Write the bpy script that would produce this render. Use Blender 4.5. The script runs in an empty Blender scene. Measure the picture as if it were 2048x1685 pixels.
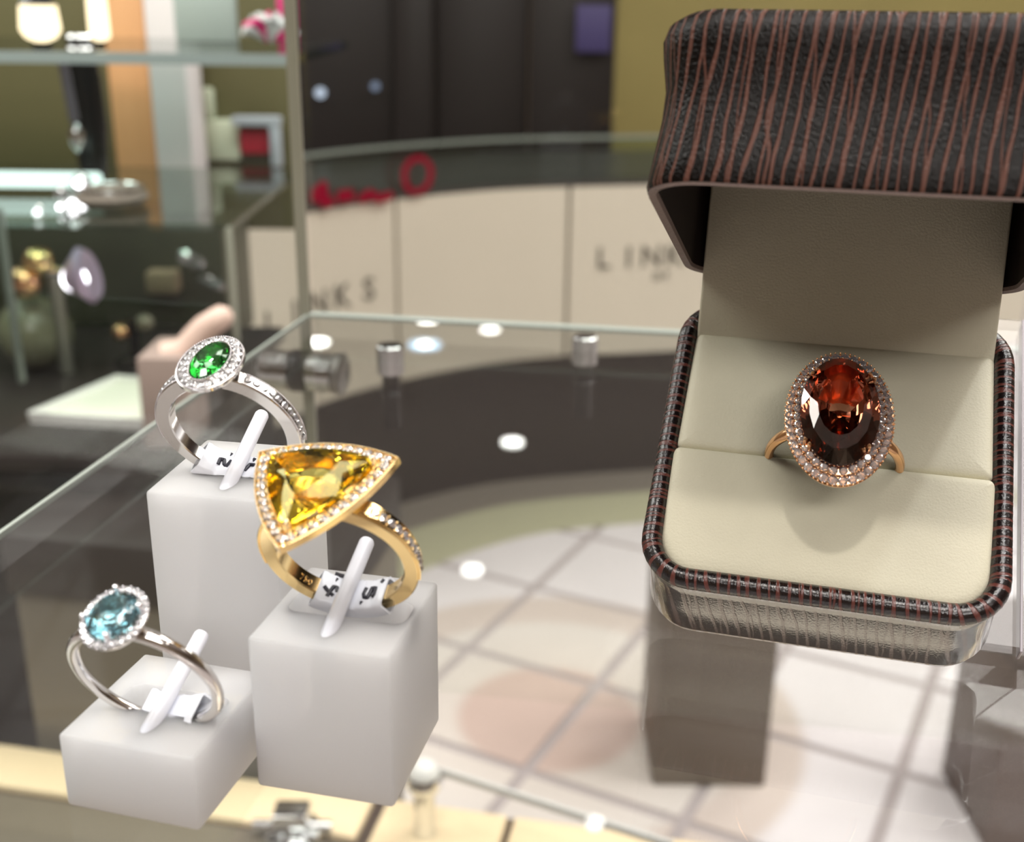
import bpy, bmesh, math, random
from mathutils import Vector, Matrix
from math import sin, cos, pi, radians, sqrt
random.seed(7)
S = bpy.context.scene
COL = S.collection
V = Vector
ZS = 0.90                                  # top of the glass shelf above the floor

# ------------------------------------------------------------------ camera, world, light, exposure
FPX, PITCH, ROLL, CH = 2363.37, 0.345045, 0.011805, 0.10417
cr, sr, cp, sp = cos(ROLL), sin(ROLL), cos(PITCH), sin(PITCH)
FWD = V((0, cp, -sp)); _r = V((1, 0, 0)); _u = V((0, sp, cp))
RIGHT = cr*_r + sr*_u; UP = -sr*_r + cr*_u
CAM = V((0, 0, ZS + CH))
cd = bpy.data.cameras.new('camera'); cam = bpy.data.objects.new('camera', cd); COL.objects.link(cam)
cam.matrix_world = Matrix(((RIGHT.x, UP.x, -FWD.x, CAM.x), (RIGHT.y, UP.y, -FWD.y, CAM.y), (RIGHT.z, UP.z, -FWD.z, CAM.z), (0, 0, 0, 1)))
cd.sensor_width = 36; cd.lens = FPX/2048*36; cd.clip_start = 0.005; cd.clip_end = 60
cd.dof.use_dof = True; cd.dof.focus_distance = 0.190; cd.dof.aperture_fstop = 20.0
S.camera = cam
w = bpy.data.worlds.new('world'); S.world = w; w.use_nodes = True
w.node_tree.nodes['Background'].inputs[0].default_value = (1, .97, .93, 1)
w.node_tree.nodes['Background'].inputs[1].default_value = 0.25
S.view_settings.view_transform = 'Standard'; S.view_settings.look = 'None'
S.view_settings.gamma = 1; S.view_settings.use_curve_mapping = False
S.view_settings.exposure = 0.05
S.cycles.max_bounces = 16; S.cycles.transmission_bounces = 14; S.cycles.glossy_bounces = 6
S.cycles.diffuse_bounces = 10; S.cycles.transparent_max_bounces = 32
S.cycles.caustics_reflective = False; S.cycles.caustics_refractive = False

def area_light(name, loc, target, power, size, col=(1, 1, 1), sizey=None, spread=180):
    l = bpy.data.lights.new(name, 'AREA'); l.energy = power; l.color = col
    l.shape = 'RECTANGLE' if sizey else 'DISK'; l.size = size
    if sizey: l.size_y = sizey
    l.spread = radians(spread)
    o = bpy.data.objects.new(name, l); COL.objects.link(o); o.location = loc
    o.rotation_euler = (V(target) - V(loc)).to_track_quat('-Z', 'Y').to_euler()
    return o
TG = V((0.02, 0.17, 0.92))
area_light('halogen_lamp_key', (-0.16, -0.62, 2.72), TG, 8.5, 0.11, (1, .93, .84))
area_light('halogen_lamp_cool', (0.62, -0.25, 2.78), TG, 6, 0.09, (.93, .96, 1))
area_light('neighbour_case_light', (-.42, .70, 1.24), (-.42, 1.1, .95), 1.5, .5, (1, .95, .86), .06)
for x, y in ((-1.0, -.2), (-.55, .55), (.5, .75), (1.05, .1), (-.3, -1.1), (.55, -1.0), (-1.2, 1.2), (1.2, 1.25), (0, .35), (-.1, 1.35)):
    area_light('gem_sparkle_light', (x, y, 2.99), (x, y, 0), .40, .084, (1, .98, .94))  # unseen small lamps added overhead for sparkle in the stones
sl = bpy.data.lights.new('spot_lamp_left', 'SPOT'); sl.energy = 34; sl.spot_size = radians(3.4); sl.spot_blend = .7; sl.shadow_soft_size = .03; sl.color = (.80, .86, 1)
so = bpy.data.objects.new('spot_lamp_left', sl); COL.objects.link(so); so.location = (-.75, -.15, 2.5)
so.rotation_euler = (V((-.056, .137, .915))-so.location).to_track_quat('-Z', 'Y').to_euler()
for x, y, p, sx, sy in ((-2.35, .9, 72, 1.7, 1.8), (1.9, 1.2, 85, 2.2, 1.4), (.1, -.2, 30, 1.2, 1.3), (.2, -2.6, 60, 1.6, .8), (-3.9, 4.6, 80, 1.2, .6), (3.6, 4.6, 80, 1.2, .6)):
    area_light('fill_panel_light', (x, y, 2.94), (x, y, 0), p, sx, (1, .96, .92), sy)  # added soft fill, kept clear of the shelf's reflection

# ------------------------------------------------------------------ materials
def mat(name):
    m = bpy.data.materials.new(name); m.use_nodes = True
    nt = m.node_tree; nt.nodes.clear()
    out = nt.nodes.new('ShaderNodeOutputMaterial')
    return m, nt, out
def node(nt, t, **kw):
    n = nt.nodes.new(t)
    for k, v in kw.items():
        if k.startswith('i_'):
            key = k[2:]
            key = int(key) if key.isdigit() else key.replace('_', ' ')
            n.inputs[key].default_value = v
        else: setattr(n, k, v)
    return n
def L(nt, a, b): nt.links.new(a, b)
def c4(c): return (c[0], c[1], c[2], 1)
def srgb(r, g, b):
    f = lambda x: (x/255/12.92) if x/255 <= .04045 else ((x/255+.055)/1.055)**2.4
    return (f(r), f(g), f(b))
def pbr(name, col, rough=.5, metal=0, spec=.5, coat=0, noise=0, nscale=200, bump=0, bscale=800, ior=1.5):
    m, nt, out = mat(name)
    b = node(nt, 'ShaderNodeBsdfPrincipled'); L(nt, b.outputs[0], out.inputs[0])
    b.inputs['Base Color'].default_value = c4(col); b.inputs['Roughness'].default_value = rough
    b.inputs['Metallic'].default_value = metal; b.inputs['Specular IOR Level'].default_value = spec
    b.inputs['Coat Weight'].default_value = coat; b.inputs['IOR'].default_value = ior
    if noise or bump: tc = node(nt, 'ShaderNodeTexCoord')
    if noise:
        n = node(nt, 'ShaderNodeTexNoise', i_Scale=nscale, i_Detail=3.0); L(nt, tc.outputs['Object'], n.inputs['Vector'])
        r = node(nt, 'ShaderNodeMapRange'); L(nt, n.outputs[0], r.inputs[0])
        r.inputs[3].default_value = 1-noise; r.inputs[4].default_value = 1+noise
        mx = node(nt, 'ShaderNodeMix', data_type='RGBA', blend_type='MULTIPLY'); mx.inputs[0].default_value = 1
        mx.inputs[6].default_value = c4(col); L(nt, r.outputs[0], mx.inputs[7]); L(nt, mx.outputs[2], b.inputs['Base Color'])
    if bump:
        n2 = node(nt, 'ShaderNodeTexNoise', i_Scale=bscale, i_Detail=2.0); L(nt, tc.outputs['Object'], n2.inputs['Vector'])
        bp = node(nt, 'ShaderNodeBump', i_Strength=bump, i_Distance=0.0002); L(nt, n2.outputs[0], bp.inputs['Height']); L(nt, bp.outputs[0], b.inputs['Normal'])
    return m
def emit(name, col, s):
    m, nt, out = mat(name); e = node(nt, 'ShaderNodeEmission'); e.inputs[0].default_value = c4(col); e.inputs[1].default_value = s
    L(nt, e.outputs[0], out.inputs[0]); return m
def pane(name, tint=(.97, .985, .98), ior=1.5, gain=1.0, rough=0.0):
    # clear sheet glass: see-through body plus a Fresnel mirror on each face
    m, nt, out = mat(name)
    g = node(nt, 'ShaderNodeNewGeometry'); mr = node(nt, 'ShaderNodeMapRange'); mr.inputs[3].default_value = ior; mr.inputs[4].default_value = 1/ior
    L(nt, g.outputs['Backfacing'], mr.inputs[0])
    fr = node(nt, 'ShaderNodeFresnel'); L(nt, mr.outputs[0], fr.inputs[0])
    mu = node(nt, 'ShaderNodeMath', operation='MULTIPLY', use_clamp=True); mu.inputs[1].default_value = gain; L(nt, fr.outputs[0], mu.inputs[0])
    t = node(nt, 'ShaderNodeBsdfTransparent'); t.inputs[0].default_value = c4(tint)
    gl = node(nt, 'ShaderNodeBsdfGlossy'); gl.inputs['Roughness'].default_value = rough
    mx = node(nt, 'ShaderNodeMixShader'); L(nt, mu.outputs[0], mx.inputs[0]); L(nt, t.outputs[0], mx.inputs[1]); L(nt, gl.outputs[0], mx.inputs[2])
    L(nt, mx.outputs[0], out.inputs[0]); return m
def gem(name, col, ior, gloss=.12, gcol=(1, 1, 1), milk=0):
    m, nt, out = mat(name)
    g = node(nt, 'ShaderNodeBsdfGlass'); g.inputs['Color'].default_value = c4(col); g.inputs['IOR'].default_value = ior; g.inputs['Roughness'].default_value = 0
    s = node(nt, 'ShaderNodeBsdfGlossy'); s.inputs['Color'].default_value = c4(gcol); s.inputs['Roughness'].default_value = .02
    mx = node(nt, 'ShaderNodeMixShader'); mx.inputs[0].default_value = gloss
    L(nt, g.outputs[0], mx.inputs[1]); L(nt, s.outputs[0], mx.inputs[2])
    if milk:
        d = node(nt, 'ShaderNodeBsdfDiffuse'); d.inputs[0].default_value = (.86, .86, .92, 1)
        m2 = node(nt, 'ShaderNodeMixShader'); m2.inputs[0].default_value = milk
        L(nt, mx.outputs[0], m2.inputs[1]); L(nt, d.outputs[0], m2.inputs[2]); mx = m2
    L(nt, mx.outputs[0], out.inputs[0]); return m
def frosted(name):
    # milky acrylic: light scatters through the body; the sand-blasted skin still lets blurred shapes through
    m, nt, out = mat(name)
    d = node(nt, 'ShaderNodeSubsurfaceScattering', falloff='RANDOM_WALK'); d.inputs['Color'].default_value = (.995, .968, .974, 1)
    d.inputs['Scale'].default_value = .018; d.inputs['Radius'].default_value = (1, 1, 1)
    r = node(nt, 'ShaderNodeBsdfRefraction'); r.inputs['Color'].default_value = (.985, .97, .97, 1); r.inputs['Roughness'].default_value = .13; r.inputs['IOR'].default_value = 1.04
    m2 = node(nt, 'ShaderNodeMixShader'); m2.inputs[0].default_value = .33; L(nt, d.outputs[0], m2.inputs[1]); L(nt, r.outputs[0], m2.inputs[2])
    g = node(nt, 'ShaderNodeBsdfGlossy'); g.inputs['Roughness'].default_value = .4
    lw = node(nt, 'ShaderNodeLayerWeight'); lw.inputs[0].default_value = .10
    m3 = node(nt, 'ShaderNodeMixShader'); L(nt, lw.outputs['Fresnel'], m3.inputs[0]); L(nt, m2.outputs[0], m3.inputs[1]); L(nt, g.outputs[0], m3.inputs[2])
    L(nt, m3.outputs[0], out.inputs[0]); return m
def leather(name, pitch, spec=.5, stripe=srgb(100, 58, 48), dark=srgb(25, 17, 15), rough=.24, ior=1.5, bumps=.55):
    # UV: u = metres along the perimeter, v = metres across; copper-brown grain lines on near-black leather
    m, nt, out = mat(name)
    b = node(nt, 'ShaderNodeBsdfPrincipled'); L(nt, b.outputs[0], out.inputs[0])
    uv = node(nt, 'ShaderNodeUVMap'); sep = node(nt, 'ShaderNodeSeparateXYZ'); L(nt, uv.outputs[0], sep.inputs[0])
    mp = node(nt, 'ShaderNodeVectorMath', operation='MULTIPLY'); mp.inputs[1].default_value = (260, 60, 1); L(nt, uv.outputs[0], mp.inputs[0])
    nz = node(nt, 'ShaderNodeTexNoise', i_Scale=1.0, i_Detail=2.0); L(nt, mp.outputs[0], nz.inputs['Vector'])
    a = node(nt, 'ShaderNodeMath', operation='MULTIPLY_ADD'); a.inputs[1].default_value = .0021; L(nt, nz.outputs[0], a.inputs[0]); L(nt, sep.outputs[0], a.inputs[2])
    sk = node(nt, 'ShaderNodeMath', operation='MULTIPLY_ADD'); sk.inputs[1].default_value = .10; L(nt, sep.outputs[1], sk.inputs[0]); L(nt, a.outputs[0], sk.inputs[2])
    dv = node(nt, 'ShaderNodeMath', operation='DIVIDE'); dv.inputs[1].default_value = pitch; L(nt, sk.outputs[0], dv.inputs[0])
    fr = node(nt, 'ShaderNodeMath', operation='FRACT'); L(nt, dv.outputs[0], fr.inputs[0])
    s1 = node(nt, 'ShaderNodeMath', operation='SUBTRACT'); s1.inputs[1].default_value = .5; L(nt, fr.outputs[0], s1.inputs[0])
    ab = node(nt, 'ShaderNodeMath', operation='ABSOLUTE'); L(nt, s1.outputs[0], ab.inputs[0])
    mr = node(nt, 'ShaderNodeMapRange'); mr.inputs[1].default_value = .10; mr.inputs[2].default_value = .165; mr.inputs[3].default_value = 1; mr.inputs[4].default_value = 0
    L(nt, ab.outputs[0], mr.inputs[0])
    # forked grain: a second, thinner, sparser set of lines
    a2 = node(nt, 'ShaderNodeMath', operation='MULTIPLY_ADD'); a2.inputs[1].default_value = -.0036; L(nt, nz.outputs[0], a2.inputs[0]); L(nt, sep.outputs[0], a2.inputs[2])
    d2 = node(nt, 'ShaderNodeMath', operation='DIVIDE'); d2.inputs[1].default_value = pitch*2.7; L(nt, a2.outputs[0], d2.inputs[0])
    f2 = node(nt, 'ShaderNodeMath', operation='FRACT'); L(nt, d2.outputs[0], f2.inputs[0])
    s2 = node(nt, 'ShaderNodeMath', operation='SUBTRACT'); s2.inputs[1].default_value = .5; L(nt, f2.outputs[0], s2.inputs[0])
    b2 = node(nt, 'ShaderNodeMath', operation='ABSOLUTE'); L(nt, s2.outputs[0], b2.inputs[0])
    m2 = node(nt, 'ShaderNodeMapRange'); m2.inputs[1].default_value = .025; m2.inputs[2].default_value = .045; m2.inputs[3].default_value = .8; m2.inputs[4].default_value = 0
    L(nt, b2.outputs[0], m2.inputs[0])
    mxx = node(nt, 'ShaderNodeMath', operation='MAXIMUM'); L(nt, mr.outputs[0], mxx.inputs[0]); L(nt, m2.outputs[0], mxx.inputs[1])
    mx = node(nt, 'ShaderNodeMix', data_type='RGBA'); mx.inputs[6].default_value = c4(dark); mx.inputs[7].default_value = c4(stripe)
    L(nt, mxx.outputs[0], mx.inputs[0]); L(nt, mx.outputs[2], b.inputs['Base Color'])
    mp3 = node(nt, 'ShaderNodeVectorMath', operation='MULTIPLY'); mp3.inputs[1].default_value = (3000, 1700, 1); L(nt, uv.outputs[0], mp3.inputs[0])
    n3 = node(nt, 'ShaderNodeTexNoise', i_Scale=1.0, i_Detail=3.0); L(nt, mp3.outputs[0], n3.inputs['Vector'])
    ad = node(nt, 'ShaderNodeMath', operation='MULTIPLY_ADD'); ad.inputs[1].default_value = -.7; L(nt, mxx.outputs[0], ad.inputs[0]); L(nt, n3.outputs[0], ad.inputs[2])
    bp = node(nt, 'ShaderNodeBump', i_Strength=bumps, i_Distance=0.00016); L(nt, ad.outputs[0], bp.inputs['Height']); L(nt, bp.outputs[0], b.inputs['Normal'])
    rr_ = node(nt, 'ShaderNodeMapRange'); rr_.inputs[3].default_value = rough; rr_.inputs[4].default_value = rough+.14      # the grain lines are duller
    L(nt, mxx.outputs[0], rr_.inputs[0]); L(nt, rr_.outputs[0], b.inputs['Roughness']); b.inputs['Specular IOR Level'].default_value = spec; b.inputs['IOR'].default_value = ior
    return m

M = {}
M['gold'] = pbr('yellow_gold', srgb(255, 222, 158), .15, 1)
M['gold_edge'] = pbr('bright_gold', srgb(255, 230, 182), .22, 1)
M['rose'] = pbr('rose_gold', srgb(248, 196, 148), .18, 1)
M['plat'] = pbr('white_gold', srgb(226, 222, 218), .12, 1)
M['plat_edge'] = pbr('bright_white_gold', srgb(235, 232, 235), .22, 1)
M['chrome'] = pbr('chrome', srgb(225, 226, 226), .14, 1)
M['diamond'] = gem('diamond', (1, 1, 1), 2.2, .45, (1, 1, 1), .15)
M['yellow_gem'] = gem('yellow_gem', (1, .95, .50), 1.77, .0)
M['green_gem'] = gem('green_gem', (.36, .88, .44), 1.74, .05)
M['blue_gem'] = gem('blue_gem', (.74, .95, 1.0), 1.7, .10)
M['red_gem'] = gem('red_gem', (.985, .66, .54), 1.72, .08)
M['frost'] = frosted('frosted_acrylic')
M['peg'] = pbr('milky_plastic', srgb(226, 226, 232), .3, 0, .5)
M['tag'] = pbr('glossy_paper', srgb(232, 234, 240), .25)
M['ink'] = pbr('black_ink', srgb(24, 24, 38), .4)
M['glass'] = pane('sheet_glass')
M['glass_far'] = pane('far_sheet_glass', (.93, .96, .94))
M['glass_edge'] = pbr('cut_glass_edge', srgb(172, 180, 172), .2)
M['acrylic'] = pane('clear_acrylic', (.97, .97, .98), 1.49, 1.2)
M['acrylic_edge'] = pbr('polished_acrylic_edge', srgb(150, 142, 148), .2)
M['cream'] = pbr('cream_leatherette', srgb(214, 209, 186), .5, 0, .35, 0, .03, 300, .35, 2600)
M['leather_base'] = leather('glossy_striped_leather', .0019, 1.0, srgb(70, 40, 32), rough=.10, ior=2.1, bumps=.22)
M['dark_in'] = pbr('dark_lining', srgb(34, 24, 20), .7, 0, .2)
M['rimstrip'] = pbr('cut_leather_edge', srgb(120, 104, 98), .6, 0, .3, 0, .35, 2500)
M['ceiling'] = pbr('ceiling_paint', srgb(208, 204, 198), .9)
M['wall'] = pbr('olive_wall_paint', srgb(150, 140, 92), .8, 0, .3, 0, .06, 2)
M['wall2'] = pbr('warm_wall_paint', srgb(126, 112, 96), .8, 0, .3, 0, .06, 2)
M['dark_panel'] = pbr('dark_brown_laminate', srgb(30, 25, 24), .4, 0, .4, 0, .1, 4)
M['dark_base'] = pbr('dark_plinth_laminate', srgb(34, 28, 26), .45, 0, .4)
M['links'] = pbr('beige_fascia', srgb(198, 190, 174), .5, 0, .4, 0, .02, 5)
M['sign_ink'] = pbr('grey_sign_lettering', srgb(84, 80, 70), .5)
M['seam'] = pbr('fascia_joint', srgb(128, 118, 102), .7)
M['olive'] = pbr('olive_back_panel', srgb(96, 92, 62), .6, 0, .3, 0, .05, 6)
M['olive_dark'] = pbr('dark_olive_panel', srgb(74, 72, 56), .5, 0, .4, 0, .05, 6)
M['black'] = pbr('black_gloss', srgb(22, 22, 24), .25)
M['peach'] = pbr('peach_panel', srgb(222, 168, 118), .5)
M['white_col'] = pbr('white_column_paint', srgb(226, 220, 220), .5)
M['counter'] = pbr('dark_counter_top', srgb(46, 41, 39), .3, 0, .4)
M['taupe'] = pbr('taupe_cabinet_lacquer', srgb(118, 110, 97), .4, 0, .4, 0, .03, 8)
M['taupe_dark'] = pbr('dark_taupe_trim', srgb(72, 60, 54), .4)
M['creamwood'] = pbr('cream_lacquer_board', srgb(240, 218, 180), .45, 0, .4, 0, .04, 12)
M['reflection_board'] = pbr('pale_reflection_board', srgb(226, 212, 196), .45, 0, .4, 0, .04, 12)  # unseen deck board, pale for its reflection in the box wall
M['white'] = pbr('white_plastic', srgb(236, 236, 232), .4)
M['red'] = pbr('red_print', srgb(170, 30, 50), .5)
M['magenta'] = pbr('magenta_card', srgb(196, 40, 110), .5)
M['pale_green'] = pbr('pale_green_card', srgb(206, 214, 190), .5)
M['violet'] = pbr('violet_banner', srgb(66, 58, 104), .6)
M['pink_skin'] = pbr('pink_resin', srgb(236, 204, 190), .45)
M['neon'] = emit('red_neon', srgb(190, 30, 60), .45)
M['warm_lamp'] = emit('warm_lamp_glow', (1, .80, .52), 2.6)
M['led'] = emit('led_strip_glow', (.80, 1, .92), 1.6)
M['led_dot'] = emit('led_point', (.72, .82, 1), .9)
M['lamp_glint_white'] = emit('spotlight_glint_glow', (1, .95, 1), 9.0)  # spotlight lens, reused for the glints painted on the earrings
M['down'] = emit('downlight_glow', (1, .98, .94), 22.0)
M['down_blue'] = emit('blue_downlight_rim', (.50, .74, 1), 6.0)

# ------------------------------------------------------------------ object helpers
def at(x, y, Y):
    d = FWD + RIGHT*((x-1024)/FPX) - UP*((y-842.5)/FPX)
    return CAM + d*(Y/d.y)
def onz(x, y, z):
    d = FWD + RIGHT*((x-1024)/FPX) - UP*((y-842.5)/FPX)
    return CAM + d*((z-CAM.z)/d.z)
def link(name, me, parent=None, mx=None):
    o = bpy.data.objects.new(name, me); COL.objects.link(o)
    if parent is not None: o.parent = parent
    if mx is not None: o.matrix_local = mx
    return o
def mesh(name, vs, fs, m, parent=None, smooth=False, mx=None):
    me = bpy.data.meshes.new(name); me.from_pydata([tuple(v) for v in vs], [], fs); me.update()
    bm = bmesh.new(); bm.from_mesh(me); bmesh.ops.recalc_face_normals(bm, faces=bm.faces); bm.to_mesh(me); bm.free()
    if m: me.materials.append(m)
    if smooth:
        for p in me.polygons: p.use_smooth = True
    return link(name, me, parent, mx)
def frombm(name, bm, m, parent=None, smooth=False, mx=None):
    bmesh.ops.recalc_face_normals(bm, faces=bm.faces)
    me = bpy.data.meshes.new(name); bm.to_mesh(me); bm.free()
    if m: me.materials.append(m)
    if smooth:
        for p in me.polygons: p.use_smooth = True
        try: me.set_sharp_from_angle(angle=radians(40))
        except Exception: pass
    return link(name, me, parent, mx)
def thing(name, label, cat, loc=(0, 0, 0), group=None, mx=None):
    o = bpy.data.objects.new(name, None); COL.objects.link(o); o.empty_display_size = .01
    if mx is not None: o.matrix_world = mx
    else: o.location = loc
    return tag(o, label, cat, group)
def tag(o, label, cat, group=None):
    o['label'] = label; o['category'] = cat
    if group: o['group'] = group
    return o
def struct(o): o['kind'] = 'structure'; return o
def stuff(o): o['kind'] = 'stuff'; return o
def box_bm(lo, hi, bev=0, seg=2):
    bm = bmesh.new(); bmesh.ops.create_cube(bm, size=1)
    for v in bm.verts:
        for i in range(3): v.co[i] = lo[i] + (v.co[i]+.5)*(hi[i]-lo[i])
    if bev: bmesh.ops.bevel(bm, geom=bm.edges[:], offset=bev, segments=seg, affect='EDGES', profile=.5)
    return bm
def box(name, lo, hi, m, parent=None, bev=0, seg=2):
    return frombm(name, box_bm(lo, hi, bev, seg), m, parent, bev > 0)
def slab(name, x0, y0, x1, y1, Y, th, m, parent=None, bev=.003):
    """upright board at distance Y whose front covers that part of the view, th deep"""
    ym = (y0+y1)/2
    a, b = at(x0, ym, Y), at(x1, ym, Y); t, c = at((x0+x1)/2, y0, Y), at((x0+x1)/2, y1, Y)
    lo = V((a.x, Y, c.z)); hi = V((b.x, Y+th, t.z))
    if parent is not None and parent.type == 'EMPTY': lo -= parent.location; hi -= parent.location
    return box(name, lo, hi, m, parent, bev)
def tube_bm(bm, pts, r, n=10, closed=False, cap=True):
    rings = []; N = len(pts); pts = [V(p) for p in pts]
    up = None
    for i, p in enumerate(pts):
        a = pts[(i-1) % N] if (closed or i > 0) else p
        b = pts[(i+1) % N] if (closed or i < N-1) else p
        t = (b-a).normalized()
        if up is None: up = t.orthogonal().normalized()
        up = (up - t*up.dot(t)).normalized(); s = t.cross(up)
        rr = r[i] if isinstance(r, (list, tuple)) else r
        rings.append([bm.verts.new(p + (up*cos(2*pi*k/n) + s*sin(2*pi*k/n))*rr) for k in range(n)])
    for i in range(N if closed else N-1):
        A, B = rings[i], rings[(i+1) % N]
        for k in range(n): bm.faces.new((A[k], A[(k+1) % n], B[(k+1) % n], B[k]))
    if cap and not closed: bm.faces.new(rings[0][::-1]); bm.faces.new(rings[-1])
    return bm
def tube(name, pts, r, m, parent=None, n=12, closed=False):
    return frombm(name, tube_bm(bmesh.new(), pts, r, n, closed), m, parent, True)
def lathe(name, prof, m, parent=None, n=24, mx=None, closed=False):
    vs, fs = [], []
    for (r, z) in prof:
        for k in range(n): vs.append((r*cos(2*pi*k/n), r*sin(2*pi*k/n), z))
    P = len(prof)
    for i in range(P if closed else P-1):
        for k in range(n):
            j = (i+1) % P
            fs.append((i*n+k, i*n+(k+1) % n, j*n+(k+1) % n, j*n+k))
    if not closed:
        fs.append(tuple(range(n))[::-1]); fs.append(tuple((P-1)*n+k for k in range(n)))
    o = mesh(name, vs, fs, m, parent, False, mx)
    for p in o.data.polygons: p.use_smooth = True
    try: o.data.set_sharp_from_angle(angle=radians(35))
    except Exception: pass
    return o
def basis(x, y, z, o):
    return Matrix(((x[0], y[0], z[0], o[0]), (x[1], y[1], z[1], o[1]), (x[2], y[2], z[2], o[2]), (0, 0, 0, 1)))
def hull(name, pts):
    bm = bmesh.new()
    for p in pts: bm.verts.new(p)
    r = bmesh.ops.convex_hull(bm, input=bm.verts[:])
    bmesh.ops.delete(bm, geom=[g for g in r['geom_interior'] if isinstance(g, bmesh.types.BMVert)], context='VERTS')
    bmesh.ops.recalc_face_normals(bm, faces=bm.faces)
    me = bpy.data.meshes.new(name); bm.to_mesh(me); bm.free()
    return me
def brilliant(name, outline, ts, ch, pd, g=.04):
    """outline: closed curve (x, y); table scale ts, crown height ch, pavilion depth pd"""
    N = len(outline); pts = []
    cx = sum(p[0] for p in outline)/N; cy = sum(p[1] for p in outline)/N
    sc = lambda p, s: (cx+(p[0]-cx)*s, cy+(p[1]-cy)*s)
    for i, p in enumerate(outline):
        pts += [(p[0], p[1], g/2), (p[0], p[1], -g/2)]
        if i % 2 == 0: q = sc(p, ts); pts.append((q[0], q[1], ch)); q = sc(p, .60); pts.append((q[0], q[1], -pd*.50))
        else: q = sc(p, .5+.5*ts); pts.append((q[0], q[1], ch*.68)); q = sc(p, .28); pts.append((q[0], q[1], -pd*.80))
    pts.append((cx, cy, -pd))
    return hull(name, pts)
def oval(a, b, n, rot=0):
    c, s = cos(rot), sin(rot)
    return [(a*cos(2*pi*k/n)*c - b*sin(2*pi*k/n)*s, a*cos(2*pi*k/n)*s + b*sin(2*pi*k/n)*c) for k in range(n)]
def resample(poly, n, start=0.0):
    P = [V((p[0], p[1])) for p in poly]; P.append(P[0]); Ls = [0]
    for i in range(len(P)-1): Ls.append(Ls[-1]+(P[i+1]-P[i]).length)
    out = []
    for k in range(n):
        d = ((k+start)/n*Ls[-1]) % Ls[-1]
        for i in range(len(P)-1):
            if Ls[i+1] >= d: out.append(P[i].lerp(P[i+1], (d-Ls[i])/max(1e-12, Ls[i+1]-Ls[i]))); break
    return out
def plen(poly): return sum((V(poly[i])-V(poly[i-1])).length for i in range(len(poly)))
def scaled(poly, s, off=(0, 0)):
    n = len(poly); cx = sum(p[0] for p in poly)/n; cy = sum(p[1] for p in poly)/n
    return [(cx+(p[0]-cx)*s+off[0], cy+(p[1]-cy)*s+off[1]) for p in poly]
def inset(poly, d):
    n = len(poly); out = []
    for i in range(n):
        a, p, b = V(poly[i-1]), V(poly[i]), V(poly[(i+1) % n])
        t = (b-a).normalized(); nrm = V((-t.y, t.x))          # inward for counter-clockwise
        out.append(tuple(p+nrm*d))
    return out
def loft(loops, closed_loop=True, cap0=False, cap1=False):
    vs, fs = [], []; n = len(loops[0])
    for lp in loops: vs += [tuple(p) for p in lp]
    for i in range(len(loops)-1):
        for k in range(n if closed_loop else n-1):
            fs.append((i*n+k, i*n+(k+1) % n, (i+1)*n+(k+1) % n, (i+1)*n+k))
    if cap0: fs.append(tuple(range(n))[::-1])
    if cap1: fs.append(tuple((len(loops)-1)*n+k for k in range(n)))
    return vs, fs
def beads(name, pts, r, m, parent, mx=None):
    """a row of tiny metal grains (milgrain or pave grains), one part"""
    vs, fs = [], []
    for p in pts:
        b = len(vs); p = V(p)
        vs += [p+V((r, 0, 0)), p+V((0, r, 0)), p+V((-r, 0, 0)), p+V((0, -r, 0)), p+V((0, 0, r)), p+V((0, 0, -r))]
        for i in range(4): fs += [(b+i, b+(i+1) % 4, b+4), (b+(i+1) % 4, b+i, b+5)]
    return stuff(mesh(name, vs, fs, m, parent, True, mx))

# round brilliant shared by all the small diamonds (unit girdle radius)
DIA = brilliant('diamond', oval(1, 1, 16), .56, .34, .84, .06); DIA.materials.append(M['diamond'])
def diamond(parent, p, nrm, r, name='diamond', tw=None):
    q = V(nrm).to_track_quat('Z', 'Y').to_matrix().to_4x4()
    mx = Matrix.Translation(V(p)) @ q @ Matrix.Rotation(random.random()*6 if tw is None else tw, 4, 'Z') @ Matrix.Scale(r, 4)
    return link(name, DIA, parent, mx)

exec_order = 'structure, background, then the show pieces'
# ================================================================== ROOM
struct(box('floor', (-5, -4, -.06), (5, 9.5, -.004), pbr('dark_grout', srgb(182, 172, 172), .7)))
struct(box('ceiling', (-5, -4, 3.0), (5, 9.5, 3.08), M['ceiling']))
struct(box('wall_back', (-5, 9.5, -.06), (5, 9.6, 3.08), M['wall2']))
struct(box('wall_front', (-5, -4.1, -.06), (5, -4, 3.08), M['wall2']))
struct(box('wall_left', (-5.1, -4.1, -.06), (-5, 9.6, 3.08), M['wall2']))
struct(box('wall_right', (5, -4.1, -.06), (5.1, 9.6, 3.08), M['wall2']))
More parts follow.
